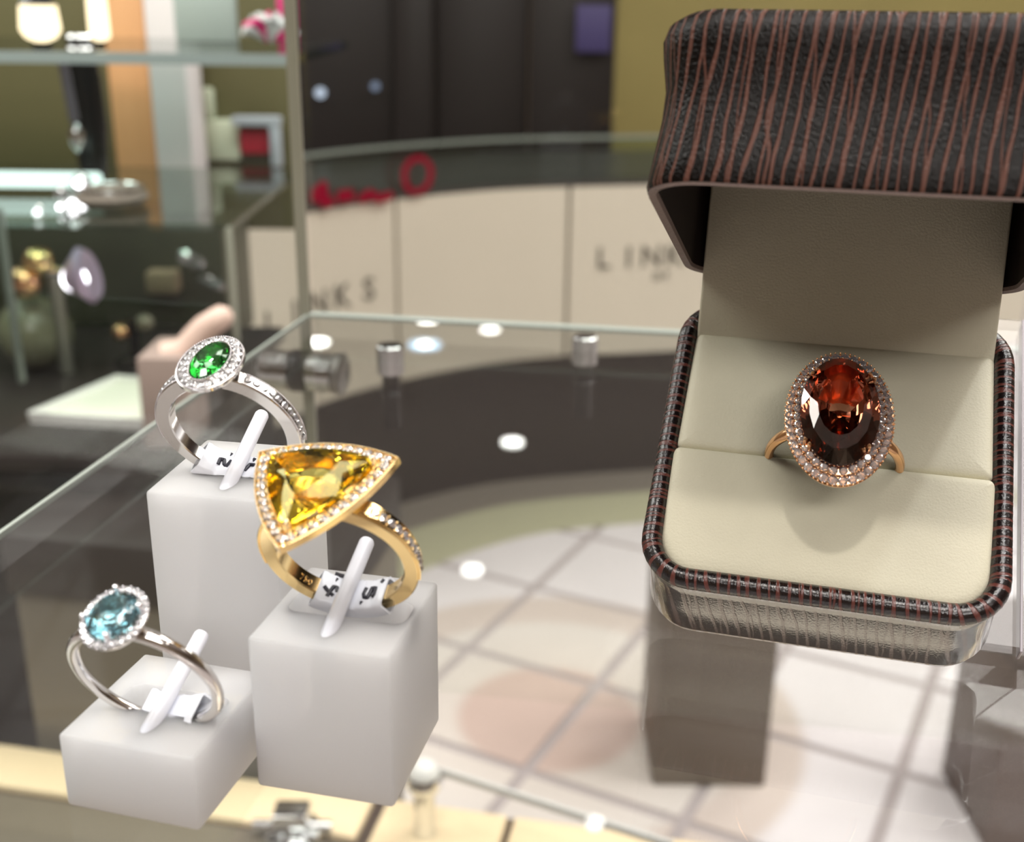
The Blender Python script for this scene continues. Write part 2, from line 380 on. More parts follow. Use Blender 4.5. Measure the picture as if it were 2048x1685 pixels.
# floor tiles: one mesh shared by every tile, laid in a skewed grid
def tile_mat(name, brick):
    m, nt, out = mat(name)
    b = node(nt, 'ShaderNodeBsdfPrincipled'); L(nt, b.outputs[0], out.inputs[0]); b.inputs['Roughness'].default_value = .35
    g = node(nt, 'ShaderNodeNewGeometry')
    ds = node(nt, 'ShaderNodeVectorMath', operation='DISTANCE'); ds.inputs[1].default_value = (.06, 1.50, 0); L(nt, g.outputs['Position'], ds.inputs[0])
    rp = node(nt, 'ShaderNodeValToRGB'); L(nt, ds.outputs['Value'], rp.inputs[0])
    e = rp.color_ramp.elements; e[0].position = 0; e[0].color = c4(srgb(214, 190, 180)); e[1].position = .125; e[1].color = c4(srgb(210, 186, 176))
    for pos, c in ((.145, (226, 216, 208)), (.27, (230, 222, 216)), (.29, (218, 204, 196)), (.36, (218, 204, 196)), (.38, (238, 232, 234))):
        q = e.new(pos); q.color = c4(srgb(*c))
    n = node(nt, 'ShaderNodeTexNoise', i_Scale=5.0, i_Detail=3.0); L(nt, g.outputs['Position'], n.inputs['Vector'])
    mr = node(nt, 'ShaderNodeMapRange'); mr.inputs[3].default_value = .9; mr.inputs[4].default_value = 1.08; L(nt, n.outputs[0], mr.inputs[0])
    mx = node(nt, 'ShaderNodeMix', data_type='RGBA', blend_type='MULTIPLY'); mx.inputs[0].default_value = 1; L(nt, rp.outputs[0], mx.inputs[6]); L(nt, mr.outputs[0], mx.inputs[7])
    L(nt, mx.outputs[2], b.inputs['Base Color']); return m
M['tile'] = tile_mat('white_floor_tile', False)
floor = bpy.data.objects['floor']
GA = radians(-27.3); ge1 = V((cos(GA), sin(GA))); ge2 = V((-sin(GA), cos(GA)))
TW, TH, GAP = .229, .2435, .016
tb = box_bm((-TW/2+GAP/2, -TH/2+GAP/2, -.0035), (TW/2-GAP/2, TH/2-GAP/2, 0), .0015, 1)
tme = bpy.data.meshes.new('tile'); tb.to_mesh(tme); tb.free(); tme.materials.append(M['tile'])
nt_ = 0
for i in range(-9, 10):
    for j in range(-6, 9):
        p = ge1*(-.149+(i+.5)*TW) + ge2*(1.473+(j+.5)*TH)
        if -1.25 < p.x < 1.55 and .85 < p.y < 2.85 and not (p.x < -.75 and p.y < 1.2):
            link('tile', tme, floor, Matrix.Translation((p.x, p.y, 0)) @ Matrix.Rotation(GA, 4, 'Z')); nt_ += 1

# ================================================================== KIOSK WITH THE CURVED BEIGE FASCIA
CURVE = [(-.452, 1.765), (-.400, 1.890), (-.348, 2.004), (-.286, 2.084), (-.208, 2.158), (-.120, 2.226), (-.028, 2.282), (.066, 2.317), (.167, 2.342), (.369, 2.384), (.66, 2.43), (1.10, 2.47)]
def cr_spline(P, n):
    out = []
    for i in range(len(P)-1):
        p0, p1, p2, p3 = V(P[max(i-1, 0)]), V(P[i]), V(P[i+1]), V(P[min(i+2, len(P)-1)])
        for k in range(n):
            t = k/n
            out.append(.5*((2*p1)+(p2-p0)*t+(2*p0-5*p1+4*p2-p3)*t*t+(3*p1-p0-3*p2+p3)*t**3))
    out.append(V(P[-1])); return out
CV = cr_spline(CURVE, 6)
CS = [0]
for i in range(1, len(CV)): CS.append(CS[-1]+(CV[i]-CV[i-1]).length)
def cpos(s, off=0.0):
    s = max(0, min(CS[-1]-1e-6, s))
    for i in range(len(CV)-1):
        if CS[i+1] >= s:
            t = (s-CS[i])/(CS[i+1]-CS[i]); p = CV[i].lerp(CV[i+1], t); d = (CV[i+1]-CV[i]).normalized(); break
    return p + V((-d.y, d.x))*off, d        # positive offset = away from the viewer
def s_at_px(x, z):
    best = min(range(len(CV)*8), key=lambda k: abs(proj_x(V((*cpos(k/(len(CV)*8)*CS[-1])[0], z)))-x))
    return best/(len(CV)*8)*CS[-1]
def proj_x(P):
    d = P-CAM; return 1024+FPX*d.dot(RIGHT)/d.dot(FWD)
def band(name, s0, s1, z0, z1, o0, o1, m, parent=None, n=40, taper=0):
    lo = []
    for k in range(n+1):
        s = s0+(s1-s0)*k/n
        a, _ = cpos(s, o0); b, _ = cpos(s, o1); c, _ = cpos(s, o0+taper)
        lo.append([(c.x, c.y, z0), (a.x, a.y, z1), (b.x, b.y, z1), (b.x, b.y, z0)])
    vs, fs = loft(lo, True, True, True)
    return mesh(name, vs, fs, m, parent)
ZB, ZT = .31, .655
kiosk = thing('kiosk_counter', 'curved beige kiosk counter with grey lettering and dark recessed plinth behind the glass', 'counter')
sa, sb = s_at_px(795, .5), s_at_px(1137, .5)
edges_ = [0, sa, sb, sb+(sb-sa)*1.05, CS[-1]]
for a, b in zip(edges_[:-1], edges_[1:]):
    band('fascia_panel', a+.004, b-.004, ZB, ZT, 0, .03, M['links'], kiosk, 24)
band('seam_backing', 0, CS[-1], ZB, ZT-.002, .012, .05, M['seam'], kiosk, 40)
band('plinth', 0, CS[-1], 0, ZB, .10, .16, M['dark_base'], kiosk, 40)
band('soffit', 0, CS[-1], ZB-.01, ZB, .03, .16, M['dark_base'], kiosk, 40)
band('countertop', 0, CS[-1], ZT, ZT+.012, .0, .45, pbr('kiosk_top', srgb(60, 58, 54), .3), kiosk, 40)
band('glass_upstand', 0, CS[-1], ZT+.012, ZT+.095, .01, .016, pane('greenish_glass', (.80, .88, .84), 1.5, 1.2), kiosk, 40)
band('upstand_rail', 0, CS[-1], ZT+.090, ZT+.096, .008, .018, pbr('rail_edge', srgb(120, 128, 120), .3), kiosk, 40)
def letter(ch, px, z, h, m, parent, name='letter'):
    cu = bpy.data.curves.new('t', 'FONT'); cu.body = ch; cu.resolution_u = 3
    to = bpy.data.objects.new('t', cu); COL.objects.link(to); bpy.context.view_layer.update()
    me = bpy.data.meshes.new_from_object(to.evaluated_get(bpy.context.evaluated_depsgraph_get()))
    bpy.data.objects.remove(to); bpy.data.curves.remove(cu)
    bm = bmesh.new(); bm.from_mesh(me); bpy.data.meshes.remove(me)
    xs = [v.co.x for v in bm.verts]; ys = [v.co.y for v in bm.verts]; xm = (min(xs)+max(xs))/2; y0 = min(ys); k = h/(max(ys)-y0)
    r = bmesh.ops.extrude_face_region(bm, geom=bm.faces[:]); es = {g for g in r['geom'] if isinstance(g, bmesh.types.BMVert)}
    s0 = s_at_px(px, z)
    for v in bm.verts:
        p, d = cpos(s0+(v.co.x-xm)*k, -.003 if v in es else .0005)
        v.co = V((p.x, p.y, z+(v.co.y-y0)*k-h/2))
    return frombm(name, bm, m, parent)
for x, ch in zip((540, 588, 637, 684, 736), 'LINKS'): letter(ch, x, at(x, 596-(x-540)*.16, 2.06+(x-540)*.0005).z, .042, M['sign_ink'], kiosk)
for x, ch in zip((1207, 1256, 1302, 1352, 1400), 'LINKS'): letter(ch, x, at(x, 513, 2.36).z, .042, M['sign_ink'], kiosk)
for x, ch in zip((1312, 1334), 'OF'): letter(ch, x, at(x, 550, 2.38).z, .015, M['sign_ink'], kiosk, 'small_letter')
# inlaid border bands on the floor around the kiosk
struct(band('trim_1', .02, CS[-1], .0005, .002, -.02, .10, pbr('grey_floor_inlay', srgb(132, 124, 114), .45), None, 40))
struct(band('trim_2', .02, CS[-1], .0005, .002, -.17, -.02, pbr('olive_floor_inlay', srgb(190, 188, 158), .45), None, 40))
# ================================================================== BACKDROP
bd = thing('display_wall', 'dark brown freestanding display wall behind the curved kiosk', 'wall panel', (0, 3.0, 0))
for k, (x0, x1) in enumerate(((-.95, -.30), (-.297, -.20), (-.197, .03), (.033, .238))):
    box('panel', (x0, -.02*(k % 2), 0), (x1, .06, 1.42), M['dark_panel'], bd, .004)
tag(slab('violet_banner', 1152, 10, 1222, 105, 2.95, .02, M['violet']), 'dull violet banner hanging at the end of the dark display wall', 'banner')
tag(slab('yellow_screen', 1228, -140, 2100, 560, 4.2, .06, pbr('yellow_olive_paint', srgb(156, 143, 86), .7, noise=.12, nscale=3)), 'yellow olive wall screen behind the striped ring box', 'screen')
def led(px_, py_, Y, r, m, lab, group=None):
    p = at(px_, py_, Y); o = lathe('led_spot', [(r*.6, -.012), (r, -.01), (r, 0), (r*.7, .004)], m, None, 16, Matrix.Translation(p) @ Matrix.Rotation(pi/2, 4, 'X'))
    tag(o, lab, 'light', group); return o
led(640, 186, 2.972, .012, M['led_dot'], 'brighter bluish light point on the dark display wall')
led(750, 173, 2.970, .010, emit('led_point_dim', (.6, .72, 1), .35), 'dimmer bluish light point, higher one on the dark wall')
# red illuminated sign fixed to the glass upstand of the kiosk
sg = thing('neon_sign', 'red glowing sign with an oval loop above the beige kiosk', 'sign', tuple(at(740, 390, 2.15)))
def on_up(x, y):
    p, d = cpos(s_at_px(x, .70), -.011); q = at(x, y, p.y); return V((p.x, p.y, q.z))
def sgn(pts, r=.009, closed=False): return tube('neon_tube', [on_up(x, y)-sg.location for x, y in pts], r, M['neon'], sg, 8, closed)
sgn([(828+27*sin(2*pi*k/20)+4*cos(2*pi*k/20), 350-34*cos(2*pi*k/20)) for k in range(20)], .0055, True)
sgn([(622, 405), (624, 378), (634, 368), (640, 409), (652, 402)], .009); sgn([(672, 404), (674, 388), (690, 386), (692, 402)], .008); sgn([(712, 400), (730, 386), (748, 398), (775, 390)], .008)

# ================================================================== NEIGHBOURING DISPLAY CASE (seen through the left pane)
ZC = .73; ZL = at(200, 446, .744).z; ZU = at(200, 104, .775).z     # counter top, lower and upper shelf tops
case = thing('neighbour_case', 'tall olive-backed display case with glass shelves seen through the left pane', 'display case', (-.35, 1.06, ZC))
def cs(name, x0, y0, x1, y1, Y, th, m, bev=.002): return slab(name, x0, y0, x1, y1, Y, th, m, case, bev)
cs('back_panel', -260, -160, 575, 455, 1.12, .03, M['olive'])
cs('lower_panel', -260, 449, 452, 700, 1.004, .10, M['olive_dark'])
sh = box('glass_shelf', V((-.62, .775, ZU-.006))-case.location, V((at(590, 100, .775).x, 1.02, ZU))-case.location, pane('shelf_glass', (.72, .80, .79), 1.5, 1.0), case)
box('polished_edge', V((-.62, .772, ZU-.007))-case.location, V((at(590, 100, .775).x, .775, ZU))-case.location, pbr('frosty_shelf_edge', srgb(150, 164, 164), .3), sh)
sh = box('glass_shelf', V((-.62, .744, ZL-.004))-case.location, V((at(462, 446, .744).x, 1.0, ZL))-case.location, pane('lower_shelf_glass', (.72, .78, .74), 1.5, 1.0), case)
cs('upright', 10, 420, 22, 770, .713, .008, pbr('case_glass_edge', srgb(92, 104, 96), .3))
cs('upright', 457, 455, 468, 690, .74, .008, pbr('case_glass_edge_pale', srgb(150, 152, 138), .3))
tag(slab('light_strip', -200, 346, 196, 376, .85, .012, M['led']), 'mint white glowing light strip across the olive case', 'light strip')
tag(slab('column', 296, -160, 372, 434, 1.03, .05, M['white_col']), 'square white column beside the peach panel', 'column')
tag(slab('peach_panel', 212, -160, 296, 403, 1.07, .03, M['peach']), 'warm peach panel left of the white column', 'panel')
def lamp(x0, x1, y0, Y, lab):
    p = at((x0+x1)/2, 95, Y); r = (at(x1, 95, Y).x-at(x0, 95, Y).x)/2; h = at(0, y0, Y).z-ZU
    t = thing('glow_lamp', lab, 'lamp', (p.x, p.y, ZU+.0002))
    lathe('foot', [(r*.5, 0), (r*.5, .003)], M['black'], t, 16)
    lathe('shade', [(r*.3, .003), (r*.75, .003+r*.2), (r, r*.8), (r*.98, h*.6), (r*.9, h)], M['warm_lamp'], t, 20)
    lathe('cap', [(r*.9, h), (r*.5, h+r*.5), (r*.2, h+r*.6)], M['black'], t, 16)
lamp(46, 124, 10, .84, 'wide warm glowing lamp at the top of the olive case'); lamp(182, 222, -30, .86, 'narrow warm glowing lamp left of the peach panel')
vp = at(184, 300, .93)
vz = thing('vase', 'tall black vase standing in front of the olive panel', 'vase', (vp.x, vp.y, ZL+.0002))
lathe('body', [(.008, 0), (.011, .01), (.0135, .04), (.0125, .075), (.0095, .095), (.0105, .105)], M['black'], vz, 24); lathe('rim', [(.0100, .1045), (.0112, .105), (.0100, .107)], M['chrome'], vz, 24)
pp = at(133, 200, .856)
pd_ = thing('pendant', 'grey drop pendant hanging on a rod below the upper glass shelf', 'pendant', (pp.x, pp.y, ZU-.006))
tube('rod', [(0, 0, 0), (.004, 0, -.045)], .0035, pbr('grey_metal', srgb(128, 124, 136), .3, .6), pd_)
lathe('drop', [(.001, -.045), (.0055, -.053), (.005, -.060), (.001, -.066)], M['chrome'], pd_, 16, Matrix.Translation((.004, 0, 0)))
fr = thing('picture_frame', 'white frame with a dark red square on the olive back panel', 'frame', tuple(at(510, 280, 1.10)))
def fs_(name, x0, y0, x1, y1, Y, th, m): return slab(name, x0, y0, x1, y1, Y, th, m, fr, .001)
pfm = pbr('pale_frame', srgb(176, 184, 192), .4)
fs_('surround', 462, 234, 558, 252, 1.09, .015, pfm); fs_('surround', 540, 252, 558, 335, 1.09, .015, pfm)
fs_('picture', 480, 262, 536, 308, 1.10, .008, M['red']); fs_('backing', 468, 250, 552, 332, 1.108, .012, M['olive_dark'])
tag(slab('card', 404, 240, 478, 322, 1.105, .014, M['pale_green']), 'pale green square card left of the red picture', 'card')
tag(slab('card', 402, 176, 424, 240, 1.105, .014, M['pale_green']), 'narrow pale green card standing above the square one', 'card')
p = at(410, 60, .95); tag(box('display_board', (p.x-.023, .95, ZU+.0002), (p.x+.023, .962, ZU+.045), pbr('pale_teal_card', srgb(158, 170, 166), .5), None, .001), 'pale grey teal board on the upper glass shelf', 'board')
p = at(540, 100, .86)
fl = thing('ribbon_bow', 'ruffled white and magenta ribbon bow on the upper glass shelf', 'bow', (p.x, p.y, ZU+.007))
for k in range(9):
    a = k*.7; pts = [(cos(a)*.002, 0, sin(a)*.002), (cos(a)*.014, -.006, abs(sin(a))*.010+.002), (cos(a+.5)*.018, 0, abs(sin(a+.5))*.013+.002), (cos(a+.9)*.003, .004, abs(sin(a+.9))*.003)]
    tube('loop', pts, .0032, pbr('white_ribbon', srgb(190, 194, 194), .5) if k % 3 else M['magenta'], fl, 6)
p = at(574, 60, .93); tag(box('magenta_card', (p.x-.007, .93, ZU+.0002), (p.x+.007, .936, ZU+.034), M['magenta'], None, .001), 'magenta card beside the ribbon bow', 'card')
p = at(226, 420, .81)
bx = thing('bracelet_pillow', 'grey oval bracelet pillow under the mint light strip', 'cushion', (p.x, p.y, ZL+.0002))
lathe('pillow', [(.004, 0), (.021, .001), (.025, .006), (.021, .012), (.004, .014)], pbr('grey_suede', srgb(128, 116, 106), .7), bx, 24); lathe('bracelet', [(.0215, .0115), (.0228, .0105), (.0222, .0125)], M['chrome'], bx, 24, None, True)
def sparkle(x, y, Y, r, lab, lit=True):
    t = thing('crystal_earring', lab, 'jewellery', tuple(at(x, y, Y)), 'crystal earrings by the light strip')
    link('crystal', DIA, t, Matrix.Rotation(pi/2, 4, 'X') @ Matrix.Scale(r, 4))
    lathe('setting', [(r*.3, 0), (r*1.0, r*.2), (r*1.05, r*.7), (r*.4, r*.8)], M['chrome'], t, 16, Matrix.Rotation(-pi/2, 4, 'X'))
    if lit: lathe('glint_disc', [(r*.15, 0), (r*.45, .0006), (r*.45, .001), (r*.15, .0015)], M['lamp_glint_white'], t, 12, Matrix.Translation((0, -r*.5, 0)) @ Matrix.Rotation(pi/2, 4, 'X'))  # glowing disc stands in for the crystal's glint
for x, y, r, lab, lit in ((77, 424, .0045, 'lone crystal earring farthest from the white column', 1), (148, 407, .006, 'brightest crystal earring under the light strip', 1), (122, 413, .0035, 'crystal earring just left of the brightest one', 1),
        (168, 410, .0042, 'crystal earring just right of the brightest one', 1), (160, 366, .006, 'crystal earring at the end of the light strip', 1), (120, 386, .0045, 'dim crystal earring above the lit group', 0)):
    sparkle(x, y, .80, r, lab, lit)
sp_ = thing('spotlight', 'chrome spotlight with a white violet glow on an arm', 'lamp', tuple(at(160, 552, .85)))
zf = ZC-sp_.location.z
lathe('lens', [(.001, -.002), (.0095, -.0015), (.0095, .0)], M['lamp_glint_white'], sp_, 24, Matrix.Translation((.0, -.012, 0)) @ Matrix.Rotation(pi/2, 4, 'X'))
lathe('reflector', [(.009, .0), (.018, -.002), (.021, .002), (.009, .016)], pbr('violet_reflector', srgb(214, 190, 226), .3, .3), sp_, 24, Matrix.Translation((.008, -.004, .002)) @ Matrix.Rotation(-pi/2-.25, 4, 'Y'))
tube('arm', [(.004, .004, 0), (-.030, .006, .003), (-.040, .006, -.010)], .0042, M['chrome'], sp_)
tube('post', [(-.022, .008, 0), (-.021, .008, zf+.001)], .0052, pbr('dull_steel', srgb(150, 150, 140), .35, .7), sp_)
bal = lambda r: [(max(.0003, r*sin(pi*k/12)), -r*cos(pi*k/12)) for k in range(13)]
lathe('brass_ball', bal(.0105), M['gold'], sp_, 20, Matrix.Translation((-.030, .002, .010))); lathe('copper_ball', bal(.012), M['rose'], sp_, 20, Matrix.Translation((-.042, .004, -.006)))
p = at(70, 660, .87); gb = tag(lathe('glass_ball', bal(.028), pbr('dull_globe', srgb(120, 120, 98), .25), None, 24, Matrix.Translation((p.x, p.y, ZC+.0285))), 'large dull glass globe on the counter beneath the spotlight', 'ball')
p = at(398, 545, .985); t = thing('crystal_drop', 'clear crystal drop hung on the dark olive panel', 'ornament', tuple(p))
tube('hook', [(-.010, .004, .016), (-.010, .018, .018)], .001, M['chrome'], t, 8)
for k in range(4): link('crystal', DIA, t, Matrix.Translation((-.010+.008*k, 0, .012-.010*k+.006*(k % 2))) @ Matrix.Rotation(pi/2+.3*k, 4, 'X') @ Matrix.Scale(.0075, 4))
p = at(275, 735, .885); rd = thing('ring_stand', 'small dark ring stand holding pearls in the neighbouring case', 'stand', (p.x, p.y, ZC+.0002))
lathe('stem', [(.017, 0), (.016, .004), (.004, .007), (.0035, .030), (.006, .036)], M['black'], rd, 20)
lathe('pearl', bal(.0068), M['rose'], rd, 16, Matrix.Translation((-.009, -.003, .026))); lathe('pearl', bal(.0068), pbr('grey_pearl', srgb(130, 124, 104), .3), rd, 16, Matrix.Translation((.009, 0, .033)))
tag(slab('pinkish_box', 290, 545, 352, 590, .984, .019, pbr('dusty_pink_card', srgb(160, 138, 112), .6)), 'dusty pink box fixed to the dark olive panel', 'box')
A_, B_, C_ = at(448, 632, .72), at(412, 655, .72), at(372, 705, .72)
blk = tag(box('pink_block', (C_.x-.026, .70, ZC+.0002), (C_.x+.004, .75, C_.z+.002), pbr('greyish_pink_block', srgb(166, 146, 138), .6), None, .002), 'greyish pink block carrying the display finger', 'block')
tag(tube('display_finger', [A_+V((.004, 0, .002)), A_, (A_+B_)/2, B_, (B_+C_)/2, C_, C_+V((-.012, 0, -.004))], [.004, .0075, .0082, .0085, .0095, .010, .011], M['pink_skin'], None, 14), 'pale pink display finger behind the green stone ring', 'display finger')
ct = thing('case_counter', 'dark glossy counter top left of the glass shelf, carrying the white tray', 'counter', (-.6, 1.15, ZC))
box('top', (-.8, -.46, -.012), (.40, -.148, 0), M['counter'], ct, .003); box('front_board', (-.8, -.455, -.028), (.39, -.43, -.012), M['black'], ct, .002)
box('cabinet', (-.8, -.33, -ZC), (.39, -.16, -.012), M['black'], ct, .004)
tr = thing('display_tray', 'white shallow jewellery tray on the dark counter', 'tray', (-.262, .785, ZC+.0002))
o4 = [(-.062, -.038), (.055, -.055), (.040, .030), (-.030, .045)]
def quadloop(s, z): return [(x*s, y*s, z) for x, y in o4]
vs, fs = loft([quadloop(1, 0), quadloop(1.02, .008), quadloop(.96, .008), quadloop(.94, .004)], True, True, False); mesh('tray_rim', vs, fs, M['white'], tr)
vs, fs = loft([quadloop(.945, .002), quadloop(.945, .0042)], True, True, True); mesh('tray_pad', vs, fs, pbr('pale_tray', srgb(222, 224, 208), .5), tr)

# ================================================================== UNDER THE SHELF: base cabinet, cream deck, plinths
cb = thing('base_cabinet', 'taupe lacquered base cabinet with dark top trim under the left of the glass shelf', 'cabinet', (-.21, .72, 0), mx=Matrix.Translation((-.215, .70, 0)) @ Matrix.Rotation(radians(-10), 4, 'Z'))
box('carcass', (-.075, -.075, 0), (.13, .06, .66), M['taupe'], cb, .004); box('top_trim', (-.077, -.078, .66), (.132, .06, .70), pbr('dark_cabinet_trim', srgb(38, 32, 30), .5), cb, .003)
dk = thing('display_deck', 'cream lacquered lower deck with dark joints below the glass shelf', 'deck', mx=Matrix.Translation((-.12, .42, .56)) @ Matrix.Rotation(radians(-11.2), 4, 'Z'))
box('frame', (-.42, -.35, -.04), (.62, .168, -.004), M['taupe_dark'], dk, .002)
for x0, x1, y0, y1 in ((-.42, -.155, .128, .165), (-.15, .010, .128, .165), (.018, .09, .10, .165), (.094, .60, .10, .165), (-.42, .010, -.33, .122), (.018, .60, -.1085, .096), (.018, .60, -.33, -.111)):  # front right boards added out of view to shape the box wall's reflection
    box('board', (x0, y0, -.012), (x1, y1, 0), M['creamwood'] if y0 > .09 else M['reflection_board'] if (x0 > 0 and y1 < 0) else (M['taupe_dark'] if x0 > 0 else M['taupe']), dk, .002)
box('pillar', (-.40, .0, -.56), (-.36, .10, -.04), M['taupe_dark'], dk); box('pillar', (.55, .0, -.56), (.59, .10, -.04), M['taupe_dark'], dk)
kn = onz(850, 1668, .56)
t = thing('knob_post', 'chrome post with a white glinting round cap beside the yellow ring block', 'post', (kn.x, kn.y, .56))
lathe('stem', [(.0062, 0), (.0062, .03)], M['chrome'], t, 16); lathe('ball', [(max(.001, .0105*sin(pi*k/10)), .036-.0095*cos(pi*k/10)) for k in range(11)], M['chrome'], t, 20)
lathe('cap', [(.0095, .037), (.0088, .043), (.005, .0475), (.0005, .049)], M['white'], t, 20)
cl = at(585, 1655, .545)
t = thing('clip_fitting', 'small chrome clip fitting between the front blocks', 'fitting', (cl.x, cl.y, .56))
box('jaw', (-.010, -.008, .008), (.010, .008, .018), M['chrome'], t, .002); lathe('foot', [(.017, 0), (.016, .004), (.006, .006), (.005, .01)], M['chrome'], t, 20); tube('screw', [(-.022, 0, .006), (.022, 0, .006)], .0035, M['chrome'], t)
p0, p1 = onz(880, 1540, .60), onz(1345, 1688, .60)
d_ = (p1-p0).normalized(); nn = V((-d_.y, d_.x, 0))
vs, fs = loft([[p0+nn*0+V((0, 0, -.004)), p0+V((0, 0, 0)), p0+nn*.0022, p0+nn*.0022+V((0, 0, -.004))], [p1+V((0, 0, -.004)), p1, p1+nn*.0022, p1+nn*.0022+V((0, 0, -.004))]], True, True, True)
t = tag(mesh('glass_strip', vs, fs, pbr('pale_strip', srgb(206, 206, 204), .25)), 'thin pale glass strip running right from the round chrome knob', 'glass strip')
pl = thing('floor_plinth', 'dark taupe plinth on the tiled floor below the ring box', 'plinth', (0, 0, 0))
def rotbox(name, cx, cy, wx, wy, h, rz, m, parent, z0=0):
    return frombm(name, (lambda bm: (bmesh.ops.transform(bm, matrix=Matrix.Translation((cx, cy, z0)) @ Matrix.Rotation(rz, 4, 'Z'), verts=bm.verts), bm)[1])(box_bm((-wx/2, -wy/2, 0), (wx/2, wy/2, h), .003)), m, parent, True)
pl.location = (.272, 1.42, 0)
rotbox('body', 0, 0, .152, .16, .26, 0, pbr('plinth_taupe', srgb(104, 92, 80), .5), pl); rotbox('top', 0, 0, .156, .164, .012, 0, M['taupe_dark'], pl, .26)
p2 = thing('floor_plinth', 'second dark plinth on the tiles, right of the ring box', 'plinth', (.70, 1.30, 0))
rotbox('body', 0, 0, .20, .16, .26, 0, pbr('plinth_brown', srgb(98, 84, 76), .5), p2); rotbox('top', 0, 0, .204, .164, .012, 0, M['taupe_dark'], p2, .26)

# ================================================================== CEILING LAMPS (those mirrored in the shelf, and their neighbours)
DL = [(-1.314, 7.65, .075, 0, 'farthest left of the row over the back aisle'), (-.616, 8.23, .065, 0, 'farthest one over the back aisle'), (-.161, 7.99, .065, 0, 'right one over the back aisle'), (-.591, 7.64, .045, 1, 'one with the blue rim'),
      (.004, 5.80, .055, 0, 'single one halfway down the shop'), (-.154, 4.33, .040, 0, 'one above the dark display wall'), (.249, 2.77, .022, 0, 'small one above the kiosk counter'), (1.096, 2.76, .024, 0, 'small one right of the kiosk counter')]
for x, y, r, blue, lab in DL:
    t = thing('downlight', 'round ceiling downlight, ' + lab, 'light', (x, y, 3.0))
    lathe('lamp', [(r*.2, -.006), (r, -.006), (r, -.001)], M['down'], t, 20)
    lathe('trim_ring', [(r*1.0, -.001), (r*1.0, -.008), (r*(2.3 if blue else 1.2), -.006), (r*(2.35 if blue else 1.25), -.0005)], M['down_blue'] if blue else M['white'], t, 24)
# ================================================================== THE GLASS SHOWCASE
C0 = V((-.0706, .3957)); dl = V((.0334, .1774)).normalized(); db = V((.129, -.0187)).normalized()
def prism(name, poly, z0, z1, m, parent=None):
    lo = [[(p[0], p[1], z) for p in poly] for z in (z0, z1)]
    vs, fs = loft(lo, True, True, True); return mesh(name, vs, fs, m, parent)
def strip(name, a, b, wid, z0, z1, m, parent):
    t = (b-a).normalized(); n = V((t.y, -t.x))
    return prism(name, [a, b, b+n*wid, a+n*wid], z0, z1, m, parent)
show = thing('glass_showcase', 'clear glass showcase shelf with upright panes, carrying the ring blocks and ring box', 'showcase')
q0, q1, q2, q3 = C0, C0+db*.55, C0+db*.55-dl*.5, C0-dl*.5
gp = prism('glass_shelf', [q0, q1, q2, q3], ZS-.008, ZS, M['glass'], show)
strip('polished_edge', q3, q0, -.0009, ZS-.0012, ZS+.0001, M['glass_edge'], gp)
strip('polished_edge', q0, q1, -.0045, ZS-.0010, ZS+.0001, M['glass_edge'], gp)
out_l = V((-dl.y, dl.x)); out_b = V((-db.y, db.x))
lp_ = prism('glass_pane', [C0+out_l*.001-dl*.55, C0+out_l*.001+dl*.004, C0+out_l*.005+dl*.004, C0+out_l*.005-dl*.55], ZS-.15, ZS+.55, pane('pane_glass', (.95, .97, .96), 1.5, .18), show)
prism('polished_edge', [C0+out_l*.001+dl*.004, C0+out_l*.001+dl*.0052, C0+out_l*.005+dl*.0052, C0+out_l*.005+dl*.004], ZS-.15, ZS+.55, pbr('pane_edge', srgb(150, 146, 130), .3), lp_)
prism('glass_pane', [C0+out_b*.006, C0+out_b*.006+db*.6, C0+out_b*.012+db*.6, C0+out_b*.012], ZS-.15, ZS+.55, pane('rear_pane_glass', (.97, .98, .97), 1.5, .35), show)
FM = basis((-out_l.x, -out_l.y, 0), (dl.x, dl.y, 0), (0, 0, 1), (C0.x-.001, C0.y-.003, ZS-.0195)) @ Matrix.Rotation(pi/2, 4, 'Y')
cf = lathe('corner_fitting', [(.0074, -.005), (.0074, .001)], M['black'], show, 28, FM)
lathe('barrel', [(.0055, -.0165), (.0068, -.0155), (.0068, -.0055), (.0055, -.005)], M['chrome'], cf, 28)
lathe('barrel', [(.0055, .001), (.0068, .0015), (.0068, .0100), (.0058, .0103)], M['chrome'], cf, 28)
lathe('end_cap', [(.0066, .0103), (.0072, .0108), (.0072, .0132), (.006, .0138)], pbr('brushed_steel', srgb(150, 148, 144), .4, .9), cf, 28)
for px_ in (780, 1170):
    b = onz(px_, 690 if px_ < 1000 else 672, ZS-.008)
    st_ = lathe('support_post', [(.0030, -.030), (.0030, -.010)], M['black'], show, 16, Matrix.Translation((b.x, b.y, ZS-.008)))
    lathe('cap', [(.0030, -.010), (.0046, -.010), (.0046, -.0005), (.0040, 0)], M['chrome'], st_, 20)

